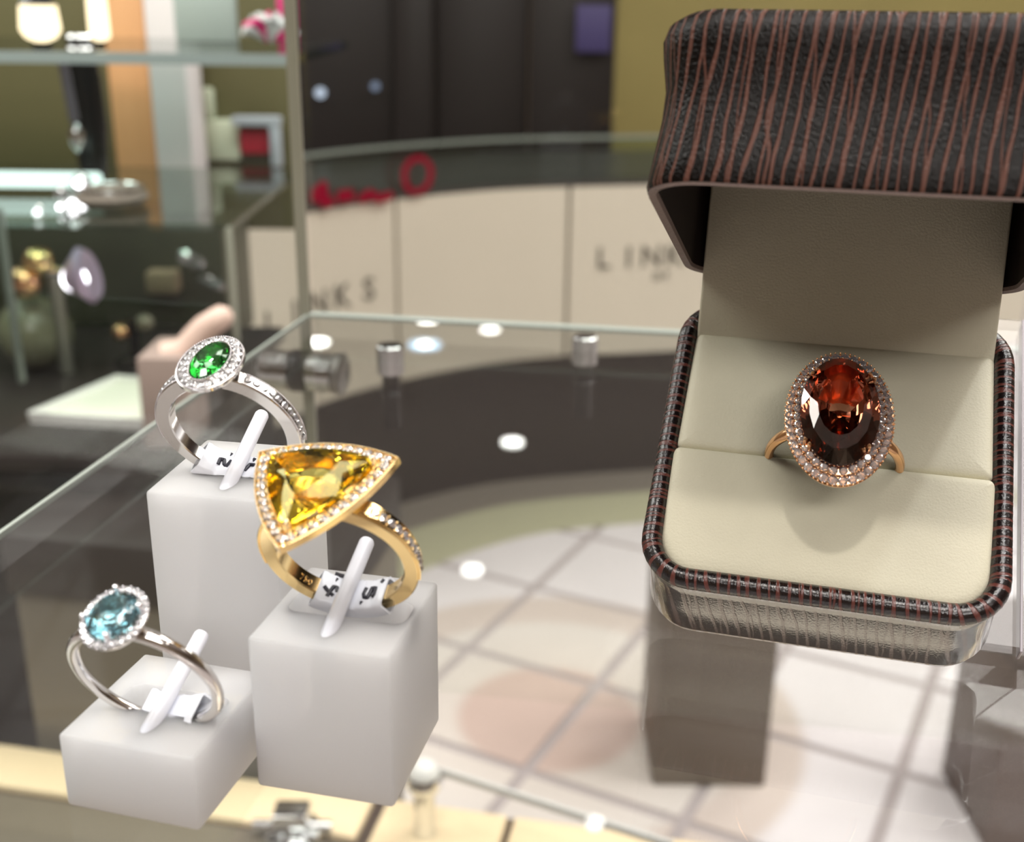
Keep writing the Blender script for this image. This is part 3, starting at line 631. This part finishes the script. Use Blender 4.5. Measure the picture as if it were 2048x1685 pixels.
# ================================================================== FROSTED BLOCKS
def ev_mesh(o):
    dg = bpy.context.evaluated_depsgraph_get(); return bpy.data.meshes.new_from_object(o.evaluated_get(dg))
RINGS = {      # centre of the shank's near rim (shelf top = 0), axis towards the viewer, radii, width, size factor
 'A': dict(c=(-0.0417, 0.16281, 0.04329), ax=(-0.16827, -0.89071, -0.42228), Ro=0.01156, Ri=0.0092, w=0.0023, k=0.965),
 'B': dict(c=(-0.02302, 0.14251, 0.03269), ax=(-0.1801, -0.88727, -0.42464), Ro=0.0113, Ri=0.0092, w=0.0026, k=0.975),
 'C': dict(c=(-0.04802, 0.13524, 0.01903), ax=(-0.2122, -0.89303, -0.39683), Ro=0.0114, Ri=0.0094, w=0.002, k=0.955)}
for r in RINGS.values():
    ax = V(r['ax']).normalized(); e1 = (V((0, 0, 1))-ax*ax.z).normalized(); e2 = e1.cross(ax)
    r['mx'] = basis(e2, -ax, e1, V(r['c'])+V((0, 0, ZS))) @ Matrix.Scale(r['k'], 4)
BL = {'A': ((-.05368, .15921), -.1634, .0200, .02218, .03533, 'tall frosted acrylic block under the green stone ring', ((-0.03944, 0.17599, 0.04164), (-0.04331, 0.15648, 0.03237))),
      'B': ((-.03488, .13767), -.22905, .0200, .02165, .02372, 'frosted acrylic cube block under the yellow gold triangle ring', ((-0.02057, 0.15402, 0.03025), (-0.0256, 0.13444, 0.02078))),
      'C': ((-.05976, .13297), -.25519, .01996, .0215, .01153, 'lowest frosted acrylic block under the pale blue stone ring', ((-0.04412, 0.14932, 0.01745), (-0.04946, 0.13058, 0.00902)))}
for k, (xy, yaw, bw, bdp, bh, lab, peg) in BL.items():
    t = thing('ring_block', lab, 'display block', mx=Matrix.Translation((xy[0], xy[1], ZS)) @ Matrix.Rotation(yaw, 4, 'Z'), group='frosted ring display blocks')
    o = frombm('body', box_bm((0, 0, .0001), (bw, bdp, bh), .0006, 3), M['frost'], t, True)
    bpy.context.view_layer.update()
    r = RINGS[k]; ctr = t.matrix_world.inverted() @ (V(r['c'])+V((0, 0, ZS)))
    sl_, sd_ = {'A': (.0162, .0062), 'B': (.0172, .0062), 'C': (.0152, .0058)}[k]      # slot length, slot width
    cb_ = bmesh.new(); bmesh.ops.create_cube(cb_, size=1)
    for v in cb_.verts: v.co = V((ctr.x+v.co.x*sl_, .0082+(v.co.y+.5)*sd_, bh-.0042+(v.co.z+.5)*.01))
    bmesh.ops.bevel(cb_, geom=[e for e in cb_.edges if abs(e.verts[0].co.z-e.verts[1].co.z) > .005], offset=.0016, segments=5, affect='EDGES', profile=.5)
    cut = frombm('cutter', cb_, None); cut.matrix_world = t.matrix_world.copy()
    md = o.modifiers.new('slot', 'BOOLEAN'); md.operation = 'DIFFERENCE'; md.object = cut; md.solver = 'EXACT'
    bpy.context.view_layer.update()
    me = ev_mesh(o); o.modifiers.clear(); o.data = me
    for p in me.polygons: p.use_smooth = True
    try: me.set_sharp_from_angle(angle=radians(25))
    except Exception: pass
    bpy.data.objects.remove(cut)
    inv = t.matrix_world.inverted(); a, b = inv @ (V(peg[0])+V((0, 0, ZS))), inv @ (V(peg[1])+V((0, 0, ZS)))
    b = a+(b-a)*min(1, (a.y-.0011)/(a.y-b.y), (a.z-.002)/(a.z-b.z))          # stops short of the faces
    pg = frombm('peg', tube_bm(bmesh.new(), [a, a+(b-a)*.02, b-(b-a)*.02, b], [.00095, .00112, .00112, .00095], 20), M['peg'], t, True)
    pg['label'] = 'milky white plastic peg through the ring'

# ================================================================== RINGS
def band_ring(name, Rf, Ri, wf, m, parent, n=144, bev=.00018):
    """flat-sided shank: Rf(th) outer radius, wf(th) axial width; near face at y=0; th from the head"""
    loops = []
    for k in range(n):
        th = 2*pi*k/n; Ro, w_ = Rf(th), wf(th); y0 = (wf(pi)-w_)/2; y1 = y0+w_
        prof = [(Ri, y0+bev), (Ri+bev, y0), (Ro-bev, y0), (Ro, y0+bev), (Ro, y1-bev), (Ro-bev, y1), (Ri+bev, y1), (Ri, y1-bev)]
        loops.append([(r*sin(th), y, r*cos(th)) for r, y in prof])
    loops.append(loops[0])
    vs, fs = loft(loops, True); nv = len(loops[0]); Nn = (len(loops)-1)*nv
    fs = [tuple(i % Nn for i in f) for f in fs]; vs = vs[:Nn]
    bm = bmesh.new(); bv = [bm.verts.new(v) for v in vs]
    for f in fs: bm.faces.new([bv[i] for i in f])
    return frombm(name, bm, m, parent, True)
def head_mx(phi, R, y):      # head frame: x tangent, y away, z outward
    return Matrix.Rotation(phi, 4, 'Y') @ Matrix.Translation((0, y, R))
def tagged(k, b0, b1, strokes, dots, lab, thick=.0003):
    r = RINGS[k]; w_ = r['w']; y0, y1 = w_/2-.0026, w_/2+.0027; Rin, Rout = r['Ri']-.00035, r['Ro']+.00025
    t = thing('price_tag', lab, 'tag', mx=r['mx'], group='paper tags on the rings')
    loops = []; n = 20
    for i in range(n+1):
        be = radians(b0+(b1-b0)*i/n); wob = .00012*sin(i*1.3)
        prof = [(Rin+wob, y0+.0004), (Rin+.0004, y0), (Rout-.0004, y0), (Rout, y0+.0005), (Rout, y1-.0005), (Rout-.0004, y1+wob), (Rin+.0004, y1+wob), (Rin+wob, y1-.0004)]
        inn = [(Rin+.0003, y0+.0007), (Rin+.0005, y0+.0003), (Rout-.0005, y0+.0003), (Rout-.0003, y0+.0006), (Rout-.0003, y1-.0006), (Rout-.0005, y1-.0003), (Rin+.0005, y1-.0003), (Rin+.0003, y1-.0007)]
        P = lambda q: (q[0]*sin(be), q[1], -q[0]*cos(be))
        loops.append(([P(q) for q in prof], [P(q) for q in inn]))
    vs = []; fs = []
    for a, b in loops: vs += a+b
    for i in range(n):
        for j in range(8):
            o0, o1 = i*16, (i+1)*16
            fs.append((o0+j, o0+(j+1) % 8, o1+(j+1) % 8, o1+j)); fs.append((o0+8+j, o1+8+j, o1+8+(j+1) % 8, o0+8+(j+1) % 8))
    for e in (0, n*16):
        for j in range(8): fs.append((e+j, e+(j+1) % 8, e+8+(j+1) % 8, e+8+j))
    mesh('paper', vs, fs, M['tag'], t, False)
    for p in t.children[0].data.polygons: p.use_smooth = True
    try: t.children[0].data.set_sharp_from_angle(angle=radians(50))
    except Exception: pass
    Lin = y1-y0
    def P(u_, v_):           # u: 0..1 along the tag, v: 0 far edge .. 1 near edge, then down the near face to 1.4
        be = radians(b0+(b1-b0)*u_)
        if v_ <= 1: rr, yy = Rin-.00003, y1-(y1-y0)*v_
        else: rr, yy = Rin+(v_-1)*.0052, y0-.00003
        return V((rr*sin(be), yy, -rr*cos(be)))
    for st in strokes:
        pts = []
        for (a, b) in zip(st[:-1], st[1:]):
            for q in range(4): pts.append(P(a[0]+(b[0]-a[0])*q/4, a[1]+(b[1]-a[1])*q/4))
        pts.append(P(*st[-1])); tube('ink_stroke', pts, .00031, M['ink'], t, 8)
    for d in dots: tube('ink_dot', [P(d[0]-.01, d[1]), P(d[0], d[1]), P(d[0]+.012, d[1]+.01)], .00036, M['ink'], t, 8)
    return t

# ---- A: white gold ring, oval green stone in a milgrain halo
r = RINGS['A']
ra = thing('green_stone_ring', 'white gold ring with oval green stone in a pave halo, on the tallest block', 'ring', mx=r['mx'], group='rings on the frosted blocks')
fA = lambda th: r['Ro'] - .0004*(1-abs(cos(th/2)))
band_ring('band', lambda th: .01156-.00045*max(0, -cos(th)), .0092, lambda th: .0023, M['plat'], ra)
H = head_mx(.0118, .01156+.00175, .00115)
aA, bA, rotA = .00475, .00596, -.12
out = oval(aA, bA, 72, rotA); stn = oval(.00238, .0039, 32, rotA)
def cup(name, loops2d, m, parent, mx, smooth=True):
    vs, fs = loft([[(p[0], p[1], z) for p in lp] for lp, z in loops2d], True, False, False); o = mesh(name, vs, fs, m, parent, False, mx)
    if smooth:
        for p in o.data.polygons: p.use_smooth = True
        try: o.data.set_sharp_from_angle(angle=radians(40))
        except Exception: pass
    return o
s72 = oval(.00255, .00408, 72, rotA)
cup('halo', [(scaled(out, .35), -.0032), (scaled(out, .62), -.0026), (scaled(out, .90), -.0012), (scaled(out, 1), -.0006), (scaled(out, 1), 0.0), (inset(out, .0003), .00008), (inset(out, .00045), -.00015), (scaled(s72, 1.14), .00005), (scaled(s72, 1.10), .00048), (scaled(s72, 1.02), .00050), (s72, .0001), (scaled(s72, .9), -.0010), (scaled(s72, .3), -.0022)], M['plat'], ra, H)
beads('milgrain', [(p.x, p.y, .00010) for p in resample(inset(out, .00018), 92)], .00017, M['plat_edge'], ra, H)
beads('milgrain', [(p.x, p.y, .00052) for p in resample(scaled(s72, 1.06), 60)], .00015, M['plat_edge'], ra, H)
g = brilliant('gemstone', stn, .56, .0011, .0021, .0002); g.materials.append(M['green_gem']); link('gemstone', g, ra, H @ Matrix.Translation((0, 0, .00062)))['label'] = 'oval green gemstone'
mid = [tuple((V(a)*.5+V(b)*.5)) for a, b in zip(scaled(s72, 1.14), inset(out, .0004))]
for p in resample(mid, 22): diamond(ra, H @ V((p.x, p.y, .00012)), H.to_3x3() @ V((0, 0, 1)), .00070)
for sd in (-1, 1):
    for i in range(11):
        th = sd*radians(27+i*6.6); Rr = .01156+.00006
        diamond(ra, (Rr*sin(th), .00115, Rr*cos(th)), (sin(th), 0, cos(th)), .00060)
    beads('milgrain', [(.0116*sin(sd*radians(24+q*.8)), yy, .0116*cos(sd*radians(24+q*.8))) for q in range(98) for yy in (.0002, .0021)], .00014, M['plat_edge'], ra)
tagged('A', -44, 22, [[(.27, .64), (.265, .42), (.33, .40), (.355, .56), (.40, .62), (.43, .36)], [(.70, .66), (.745, .40), (.83, .42)]], [(.39, .14), (.78, .20)], 'white paper tag with an inked two, wrapped round the green stone ring')

# ---- B: yellow gold ring with a triangular yellow stone
r = RINGS['B']
rb = thing('yellow_stone_ring', 'yellow gold ring with large triangular yellow stone in a diamond halo', 'ring', mx=r['mx'], group='rings on the frosted blocks')
band_ring('band', lambda th: .0113+.00025*max(0, cos(th)), .0092, lambda th: .0026+.0006*max(0, cos(th))**2, M['gold'], rb)
H = head_mx(-.1, .0113+.0019, .0013)
TRI = [V((-.0103, .0066)), V((-.0014, -.0102)), V((.0102, .0060))]      # counter-clockwise, head x / y(away)
def arc_tri(P, bulge, n=16):
    out = []
    for i in range(3):
        a, b = P[i], P[(i+1) % 3]; t = (b-a); nr = V((t.y, -t.x)).normalized()
        for k in range(n):
            f = k/n; p = a.lerp(b, f) + nr*(bulge[i]*4*f*(1-f)); out.append((p.x, p.y))
    return out
triO = arc_tri(TRI, (.0017, .0017, .0021))
offB = (0, -.0)
triI = inset(triO, .00185)
cen = V((sum(p[0] for p in triO)/48, sum(p[1] for p in triO)/48))
tsc = lambda s: [tuple(cen+(V(p)-cen)*s) for p in triO]
cup('halo', [(tsc(.32), -.0030), (tsc(.50), -.0028), (tsc(.94), -.0013), (tsc(1.0), -.0011), (tsc(1.0), 0), (tsc(.972), .00008), (tsc(.955), -.0002), (tsc(.80), -.0002), (tsc(.775), .0003), (tsc(.755), .0003), (tsc(.735), -.0002), (tsc(.62), -.0016), (tsc(.34), -.0026)], M['gold'], rb, H)
beads('milgrain', [(p.x, p.y, .00010) for p in resample(tsc(.985), 150)], .00018, M['gold_edge'], rb, H)
for p in resample(tsc(.878), 34, .5): diamond(rb, H @ V((p.x, p.y, .00002)), H.to_3x3() @ V((0, 0, 1)), .00072)
beads('pave_grain', [(p.x, p.y, .00005) for s_ in (.835, .925) for p in resample(tsc(s_), 34)], .00021, M['gold_edge'], rb, H)
def tri_gem(name, P, bulge):
    ol = arc_tri(P, bulge, 8); n = len(ol); pts = []
    cx = sum(p[0] for p in ol)/n; cy = sum(p[1] for p in ol)/n
    for i, p in enumerate(ol):
        q = lambda s, z: (cx+(p[0]-cx)*s, cy+(p[1]-cy)*s, z)
        pts += [(p[0], p[1], .0001), (p[0], p[1], -.0001)]
        if i % 4 == 0: pts += [q(.50, .00150), q(.76, -.00125), q(.26, -.0036)]
        if i % 4 == 2: pts += [q(.72, .00110), q(.54, -.0026), q(.50, .00150)]
        if i % 2 == 1: pts += [q(.86, .00062), q(.88, -.00066)]
    pts += [(cx, cy, -.0044)]
    return hull(name, pts)
g = tri_gem('gemstone', [cen+(p-cen)*.735 for p in TRI], (.0013, .0013, .0016)); g.materials.append(M['yellow_gem'])
link('gemstone', g, rb, H @ Matrix.Translation((0, 0, .0010)))['label'] = 'triangular yellow gemstone'
for p in TRI:
    q = cen+(p-cen)*.70
    lathe('prong', [(.0005, -.001), (.00048, .0012), (.00036, .0016), (.0001, .0018)], M['gold_edge'], rb, 12, H @ Matrix.Translation((q.x, q.y, 0)))
for sd in (-1, 1):
    for i in range(10):
        th = sd*radians(34+i*7.0); Rr = .0113+.00025*max(0, cos(th))+.00004
        diamond(rb, (Rr*sin(th), .0013, Rr*cos(th)), (sin(th), 0, cos(th)), .00066)
    beads('pave_grain', [((.01135+.0002*max(0, cos(a_)))*sin(sd*a_), yy, (.01135+.0002*max(0, cos(a_)))*cos(sd*a_)) for i in range(11) for yy in (.0006, .0020) for a_ in (radians(30.5+i*7.0),)], .00022, M['gold_edge'], rb)
    tube('channel_rail', [((.01142+.0002*max(0, cos(radians(a_))))*sin(sd*radians(a_)), .0002, (.01142+.0002*max(0, cos(radians(a_))))*cos(radians(a_))) for a_ in range(24, 108, 6)], .00019, M['gold'], rb, 6)
def hallmark(txt, be0, r_, size, m, parent, ymid):
    cu = bpy.data.curves.new('t', 'FONT'); cu.body = txt; cu.extrude = .02; cu.resolution_u = 3
    to = bpy.data.objects.new('t', cu); COL.objects.link(to); bpy.context.view_layer.update()
    me = bpy.data.meshes.new_from_object(to.evaluated_get(bpy.context.evaluated_depsgraph_get()))
    bpy.data.objects.remove(to); bpy.data.curves.remove(cu)
    xs = [v.co.x for v in me.vertices]; xm = (min(xs)+max(xs))/2
    for v in me.vertices:
        be = be0+(v.co.x-xm)*size/r_; rr = r_-.00002-v.co.z*.002; v.co = V((rr*sin(be), ymid+(v.co.y-.35)*size, -rr*cos(be)))
    me.materials.append(m); return link('hallmark', me, parent)
hallmark('750', radians(-44), .0092, .0014, M['gold_edge'], rb, .0012)
tagged('B', -32, 34, [[(0.080, .52), (0.160, .64), (0.240, .72)], [(0.160, .80), (0.180, .60), (0.205, .44), (0.250, .43), (0.275, .56)], [(0.680, .34), (0.665, .53), (0.690, .65), (0.740, .67), (0.760, .50), (0.770, .35), (0.835, .36), (0.845, .60), (0.815, .67)],
        [(0.160, .02), (0.340, .03)], [(0.360, .50), (0.390, .20)], [(0.910, .22), (0.940, .12)]], [(0.210, .20), (0.675, .84)], 'white paper tag with inked four and five, wrapped round the yellow gold ring')

# ---- C: white gold ring with a round pale blue stone
r = RINGS['C']
rc = thing('blue_stone_ring', 'polished white gold ring with pale blue stone in a diamond halo, on the lowest block', 'ring', mx=r['mx'], group='rings on the frosted blocks')
loops = []; n = 128
for k in range(n):
    th = 2*pi*k/n; tw = .00085+.0003*max(0, cos(th)); Rm = .01042
    loops.append([((Rm+.00100*cos(a)*(1 if cos(a) > 0 else .8))*sin(th), tw*sin(a), (Rm+.00100*cos(a)*(1 if cos(a) > 0 else .8))*cos(th)) for a in [2*pi*q/14 for q in range(14)]])
bm = bmesh.new(); bv = [[bm.verts.new(p) for p in lp] for lp in loops]
for i in range(n):
    for j in range(14): bm.faces.new((bv[i][j], bv[i][(j+1) % 14], bv[(i+1) % n][(j+1) % 14], bv[(i+1) % n][j]))
frombm('band', bm, M['plat'], rc, True)
H = head_mx(-.0174, .01042+.0025, 0)
aC, bC, rotC = .0042, .0049, .2446
oc = oval(aC, bC, 64, rotC); sC = oval(.0034, .0038, 64, rotC)
cup('halo', [(scaled(oc, .30), -.0034), (scaled(oc, .5), -.0026), (scaled(oc, .92), -.0009), (scaled(oc, 1), -.0004), (scaled(oc, 1.0), .0), (scaled(sC, 1.03), .0002), (scaled(sC, .97), .0001), (scaled(sC, .8), -.0012), (scaled(sC, .3), -.0022)], M['plat'], rc, H)
ring_ = [tuple(V(a)*.5+V(b)*.5) for a, b in zip(oc, scaled(sC, 1.0))]
for p in resample(scaled(oc, .955), 26): diamond(rc, H @ V((p.x, p.y, .0003)), H.to_3x3() @ V((p.x*40, p.y*40, 1)), .00062)
beads('claw_grain', [(p.x, p.y, .0003) for p in resample(scaled(oc, 1.06), 26, .5)] + [(p.x, p.y, .00055) for p in resample(scaled(oc, .87), 26, .5)], .00022, M['plat_edge'], rc, H)
g = brilliant('gemstone', oval(.0034, .0038, 32, rotC), .56, .0013, .0024, .0002); g.materials.append(M['blue_gem'])
link('gemstone', g, rc, H @ Matrix.Translation((0, 0, .0008)))['label'] = 'pale blue round gemstone'
for a_ in (.35, 1.92, 3.49, 5.06):
    q = (V((.0036*cos(a_), .0040*sin(a_))))
    lathe('prong', [(.00042, -.001), (.00042, .0013), (.00046, .0016), (.0003, .0020), (.00005, .0021)], M['plat_edge'], rc, 12, H @ Matrix.Translation((q.x, q.y, 0)))
for sd in (-1, 1):
    tube('cathedral_arm', [(sd*.0062*1.0, 0, .0088), (sd*.0040, 0, .0101), (sd*.0016, 0, .0108)], [.0007, .00065, .0006], M['plat'], rc, 10)
tagged('C', -21, 33, [], [], 'blank white paper tag wrapped round the pale blue stone ring')

# ================================================================== RING BOX
BU, BV_, BN = V((.96375, -.2668, 0)), V((.20665, .7465, .63248)), V((-.16874, -.60955, .77458))
BU.normalize(); BN = BU.cross(BV_).normalized(); BV_ = BN.cross(BU).normalized()
BW, BD, HB, LAM, EPS, HL = .05664, .05639, .02246, 1.08674, .0088, .0242
BMX = basis(BU, BV_, BN, V((.05072, .17499, ZS)))
rbx = thing('ring_box', 'open dark striped leather ring box lined in cream, holding the red stone ring', 'ring box', mx=BMX)
def rrect(x0, y0, x1, y1, r, n=8):
    out = []
    for cx, cy, a0 in ((x1-r, y0+r, -pi/2), (x1-r, y1-r, 0), (x0+r, y1-r, pi/2), (x0+r, y0+r, pi)):
        for k in range(n+1): a = a0+pi/2*k/n; out.append((cx+r*cos(a), cy+r*sin(a)))
    # split the long straight sides so that the texture does not stretch
    res = []
    for i, p in enumerate(out):
        q = out[(i+1) % len(out)]; d = (V(q)-V(p)).length; m_ = max(1, int(d/.004))
        for k in range(m_): res.append(tuple(V(p).lerp(V(q), k/m_)))
    return res
def loft_uv(name, loops, m, parent, mx=None, cap_end=False, closed=True, per=None):
    n = len(loops[0]); vs, fs = loft(loops, True, False, cap_end)
    me = bpy.data.meshes.new(name); me.from_pydata([tuple(v) for v in vs], [], fs); me.update()
    base = [V(p) for p in (per or loops[0])]; U = [0]
    for i in range(n): U.append(U[-1]+(base[(i+1) % n]-base[i]).length)
    Vv = [0]
    for i in range(1, len(loops)): Vv.append(Vv[-1]+max((V(loops[i][k])-V(loops[i-1][k])).length for k in range(0, n, 5)))
    uv = me.uv_layers.new(name='UVMap')
    for f in me.polygons:
        ids = list(f.vertices); ks = [i % n for i in ids]; wrap = (n-1 in ks and 0 in ks and len(ids) == 4)
        for li, vi in zip(f.loop_indices, ids):
            k = vi % n; u_ = U[k] if not (wrap and k == 0) else U[n]
            if len(ids) > 4: u_ = vs[vi][0]; uv.data[li].uv = (u_, vs[vi][1]); continue
            uv.data[li].uv = (u_, Vv[vi//n])
    me.materials.append(m)
    bm = bmesh.new(); bm.from_mesh(me); bmesh.ops.recalc_face_normals(bm, faces=bm.faces); bm.to_mesh(me); bm.free()
    for p in me.polygons: p.use_smooth = True
    try: me.set_sharp_from_angle(angle=radians(50))
    except Exception: pass
    return link(name, me, parent, mx)
def at_h(lp, z): return [(p[0], p[1], z) for p in lp]
RO = rrect(-BW/2, 0, BW/2, BD, .0085)
rr_in = lambda d, y0=0.0: rrect(-BW/2+d, y0+d, BW/2-d, BD-d, max(.0085-d, .001))
def prof(*pl, y0=0.0): return [at_h(rr_in(d, y0), z) for d, z in pl]
loft_uv('base', prof((.0030, .00005), (.0016, .0004), (.0006, .0013), (.0002, .003), (.0006, .010), (.0008, .016), (.0006, .0190), (.0010, .0195)), M['leather_base'], rbx)
loft_uv('underside', [at_h(rr_in(.0030), .00005), at_h(rr_in(.0045), .0001)], M['dark_in'], rbx, cap_end=True)
pip = []
for k in range(13):
    a = -pi/2 - pi/3 + (2*pi)*k/12
    pip.append((.0016+.0017*sin(a-pi/2+pi/2)*-1 if False else .0016-.0017*cos(a), .0208+.0017*sin(a)))
loft_uv('piping', prof(*pip), M.setdefault('leather_pip', leather('piping_leather', .00158, .7, srgb(92, 44, 36), srgb(22, 15, 15), .2)), rbx)
loft_uv('inner_wall', prof((.0030, .021), (.0030, .010), (.006, .0095)), M['dark_in'], rbx, cap_end=True)
# cream cushions: two padded lobes with the ring slit between them
def cushion(name, x0, y0, x1, y1, rf, rb, zt0, zt1, slit_front):
    def ol(d):
        out = []
        for cx, cy, a0, rr in ((x1-rf, y0+rf, -pi/2, rf), (x1-rb, y1-rb, 0, rb), (x0+rb, y1-rb, pi/2, rb), (x0+rf, y0+rf, pi, rf)):
            for k in range(9):
                a = a0+pi/2*k/8; q = max(rr-d, .0001); out.append((cx+q*cos(a) - (0), cy+q*sin(a)))
        if d > min(rf, rb):
            out = [(min(max(p[0], x0+d), x1-d), min(max(p[1], y0+d), y1-d)) for p in out]
        return out
    zt = lambda p: zt0+(zt1-zt0)*(p[1]-y0)/(y1-y0)
    seq = [(0, -.010), (0, -.0016), (.0002, -.0008), (.0007, -.0003), (.0016, -.00005), (.003, .0001), (.0055, .00022), (.008, .0003)]
    loops = [[(p[0], p[1], zt(p)+dz) for p in ol(d)] for d, dz in seq]
    vs, fs = loft(loops, True, False, True); o = mesh(name, vs, fs, M['cream'], rbx, True); return o
cushion('front_cushion', -.0254, .0026, .0254, .0243, .0066, .0012, HB-.0016, HB+.0016, True)
cushion('back_cushion', -.0252, .0247, .0252, .0494, .0012, .0015, HB+.0004, HB-.0004, False)
# lid
lr = (-cos(LAM)*V((0, 1, 0)) + sin(LAM)*V((0, 0, 1))); lo_ = (sin(LAM)*V((0, 1, 0)) + cos(LAM)*V((0, 0, 1)))
LMX = basis((1, 0, 0), lr, lo_, (0, BD, HB+EPS))
lid_leather = M.setdefault('leather_lid', leather('lid_leather', .00172, .16, srgb(92, 60, 50), srgb(14, 10, 8), .2, bumps=1.2))
loft_uv('lid', prof((.0012, .0), (.0002, .0002), (.0, .0008), (.0004, .004), (.0011, .010), (.0012, .014), (.0004, .0185), (.0001, .0208), (.0006, .0226), (.0020, .0237), (.0044, .0242), y0=-.0075), lid_leather, rbx, LMX, cap_end=True)
loft_uv('lid_rim', prof((.0016, .0006), (.0014, .0), (.0004, -.00025), (.0002, .0004), y0=-.0075), M['rimstrip'], rbx, LMX)
loft_uv('lid_lining', prof((.0015, .0004), (.0016, .018), (.0030, .0222), y0=-.0075), M['dark_in'], rbx, LMX, cap_end=True)
# cream lining board that runs from the base cushion up into the lid
dv = V((0, .79, .6128)).normalized(); dn_ = V((0, -dv.z, dv.y))
PMX = basis((1, 0, 0), dv, dn_, (0, .0485, HB-.0006))
frombm('hinge_lining', box_bm((-.0250, -.004, -.0012), (.0250, .0310, 0), .0005, 3), M['cream'], rbx, True, PMX)
frombm('hinge_spine', box_bm((-.0235, .0005, -.0030), (.0235, .014, -.0016), .0004, 2), M['dark_in'], rbx, True, PMX)
# ---- clear acrylic easel below the box
ez = thing('acrylic_easel', 'clear acrylic sloping easel holding up the striped ring box', 'stand', mx=BMX)
frombm('sloping_plate', box_bm((-.024, .0062, -.0036), (.050, .074, -.0003), .0004, 2), M['acrylic'], ez)
frombm('polished_edge', box_bm((.0333, .0058, -.0036), (.0338, .074, -.0002), .0001, 1), M['acrylic_edge'], ez)
lg = BMX.inverted()
def legpt(x, b, zfrac): p = BMX @ V((x, b, -.0036)); return lg @ V((p.x, p.y, ZS+.0002+(p.z-ZS-.0002)*zfrac))
vs = [legpt(x, b, zf) for b in (.062, .065) for x in (-.022, .048) for zf in (0, 1)]
mesh('rear_leg', vs, [(0, 1, 3, 2), (4, 6, 7, 5), (0, 4, 5, 1), (2, 3, 7, 6), (0, 2, 6, 4), (1, 5, 7, 3)], M['acrylic'], ez)

# ---- D: rose gold ring with the oval red stone, standing in the slit of the box
DMX = BMX @ Matrix.Translation((.00114-.0006, .02444, HB+.001))
rdg = thing('red_stone_ring', 'rose gold ring with large oval red stone and double diamond halo, in the box slit', 'ring', mx=DMX)
loops = []; n = 120
for k in range(n):
    th = 2*pi*k/n; Rm = .0103; tw = .0011; tr_ = .00075
    loops.append([((Rm+tr_*cos(a))*sin(th), tw*sin(a), (Rm+tr_*cos(a))*cos(th)) for a in [2*pi*q/12 for q in range(12)]])
bm = bmesh.new(); bv = [[bm.verts.new(p) for p in lp] for lp in loops]
for i in range(n):
    for j in range(12): bm.faces.new((bv[i][j], bv[i][(j+1) % 12], bv[(i+1) % n][(j+1) % 12], bv[(i+1) % n][j]))
frombm('band', bm, M['rose'], rdg, True)
HD = Matrix.Translation((0, 0, .0132)); rotD = .063
ed = lambda a, b, n=80: oval(a, b, n, rotD)
cup('halo', [(ed(.0020, .0026), -.0036), (ed(.0035, .0060), -.0026), (ed(.0068, .0106), -.0010), (ed(.0080, .0119), -.0004), (ed(.0081, .0120), .0), (ed(.0078, .01165), .00025), (ed(.0068, .0106), .00045), (ed(.0066, .0104), .0009), (ed(.0059, .0096), .0012), (ed(.0056, .0092), .0010), (ed(.004, .007), -.0008), (ed(.002, .003), -.0018)], M['rose'], rdg, HD)
for p in resample(ed(.0074, .0112), 42): diamond(rdg, HD @ V((p.x, p.y, .00045)), V((p.x*45, p.y*30, 1)), .00073)
for p in resample(ed(.0062, .0099), 36, .5): diamond(rdg, HD @ V((p.x, p.y, .00125)), V((p.x*35, p.y*22, 1)), .00068)
beads('claw_grain', [(p.x, p.y, .0003) for p in resample(ed(.0081, .0120), 84)] + [(p.x, p.y, .0010) for p in resample(ed(.0068, .01058), 78)] + [(p.x, p.y, .0016) for p in resample(ed(.0057, .0093), 72)], .00022, M['rose'], rdg, HD)
g = brilliant('gemstone', ed(.00585, .0096, 32), .58, .0021, .0046, .0003); g.materials.append(M['red_gem'])
link('gemstone', g, rdg, HD @ Matrix.Translation((0, 0, .0022)))['label'] = 'large oval red gemstone'
for a_ in (.75, pi-.75, pi+.75, -.75):
    q = V((.0058*cos(a_), .0094*sin(a_)))
    for d_ in (-.0005, .0005):
        lathe('prong', [(.00035, -.001), (.00033, .0026), (.00028, .0030), (.00005, .0032)], M['rose'], rdg, 10, HD @ Matrix.Translation((q.x-d_*sin(a_), q.y+d_*cos(a_), 0)))
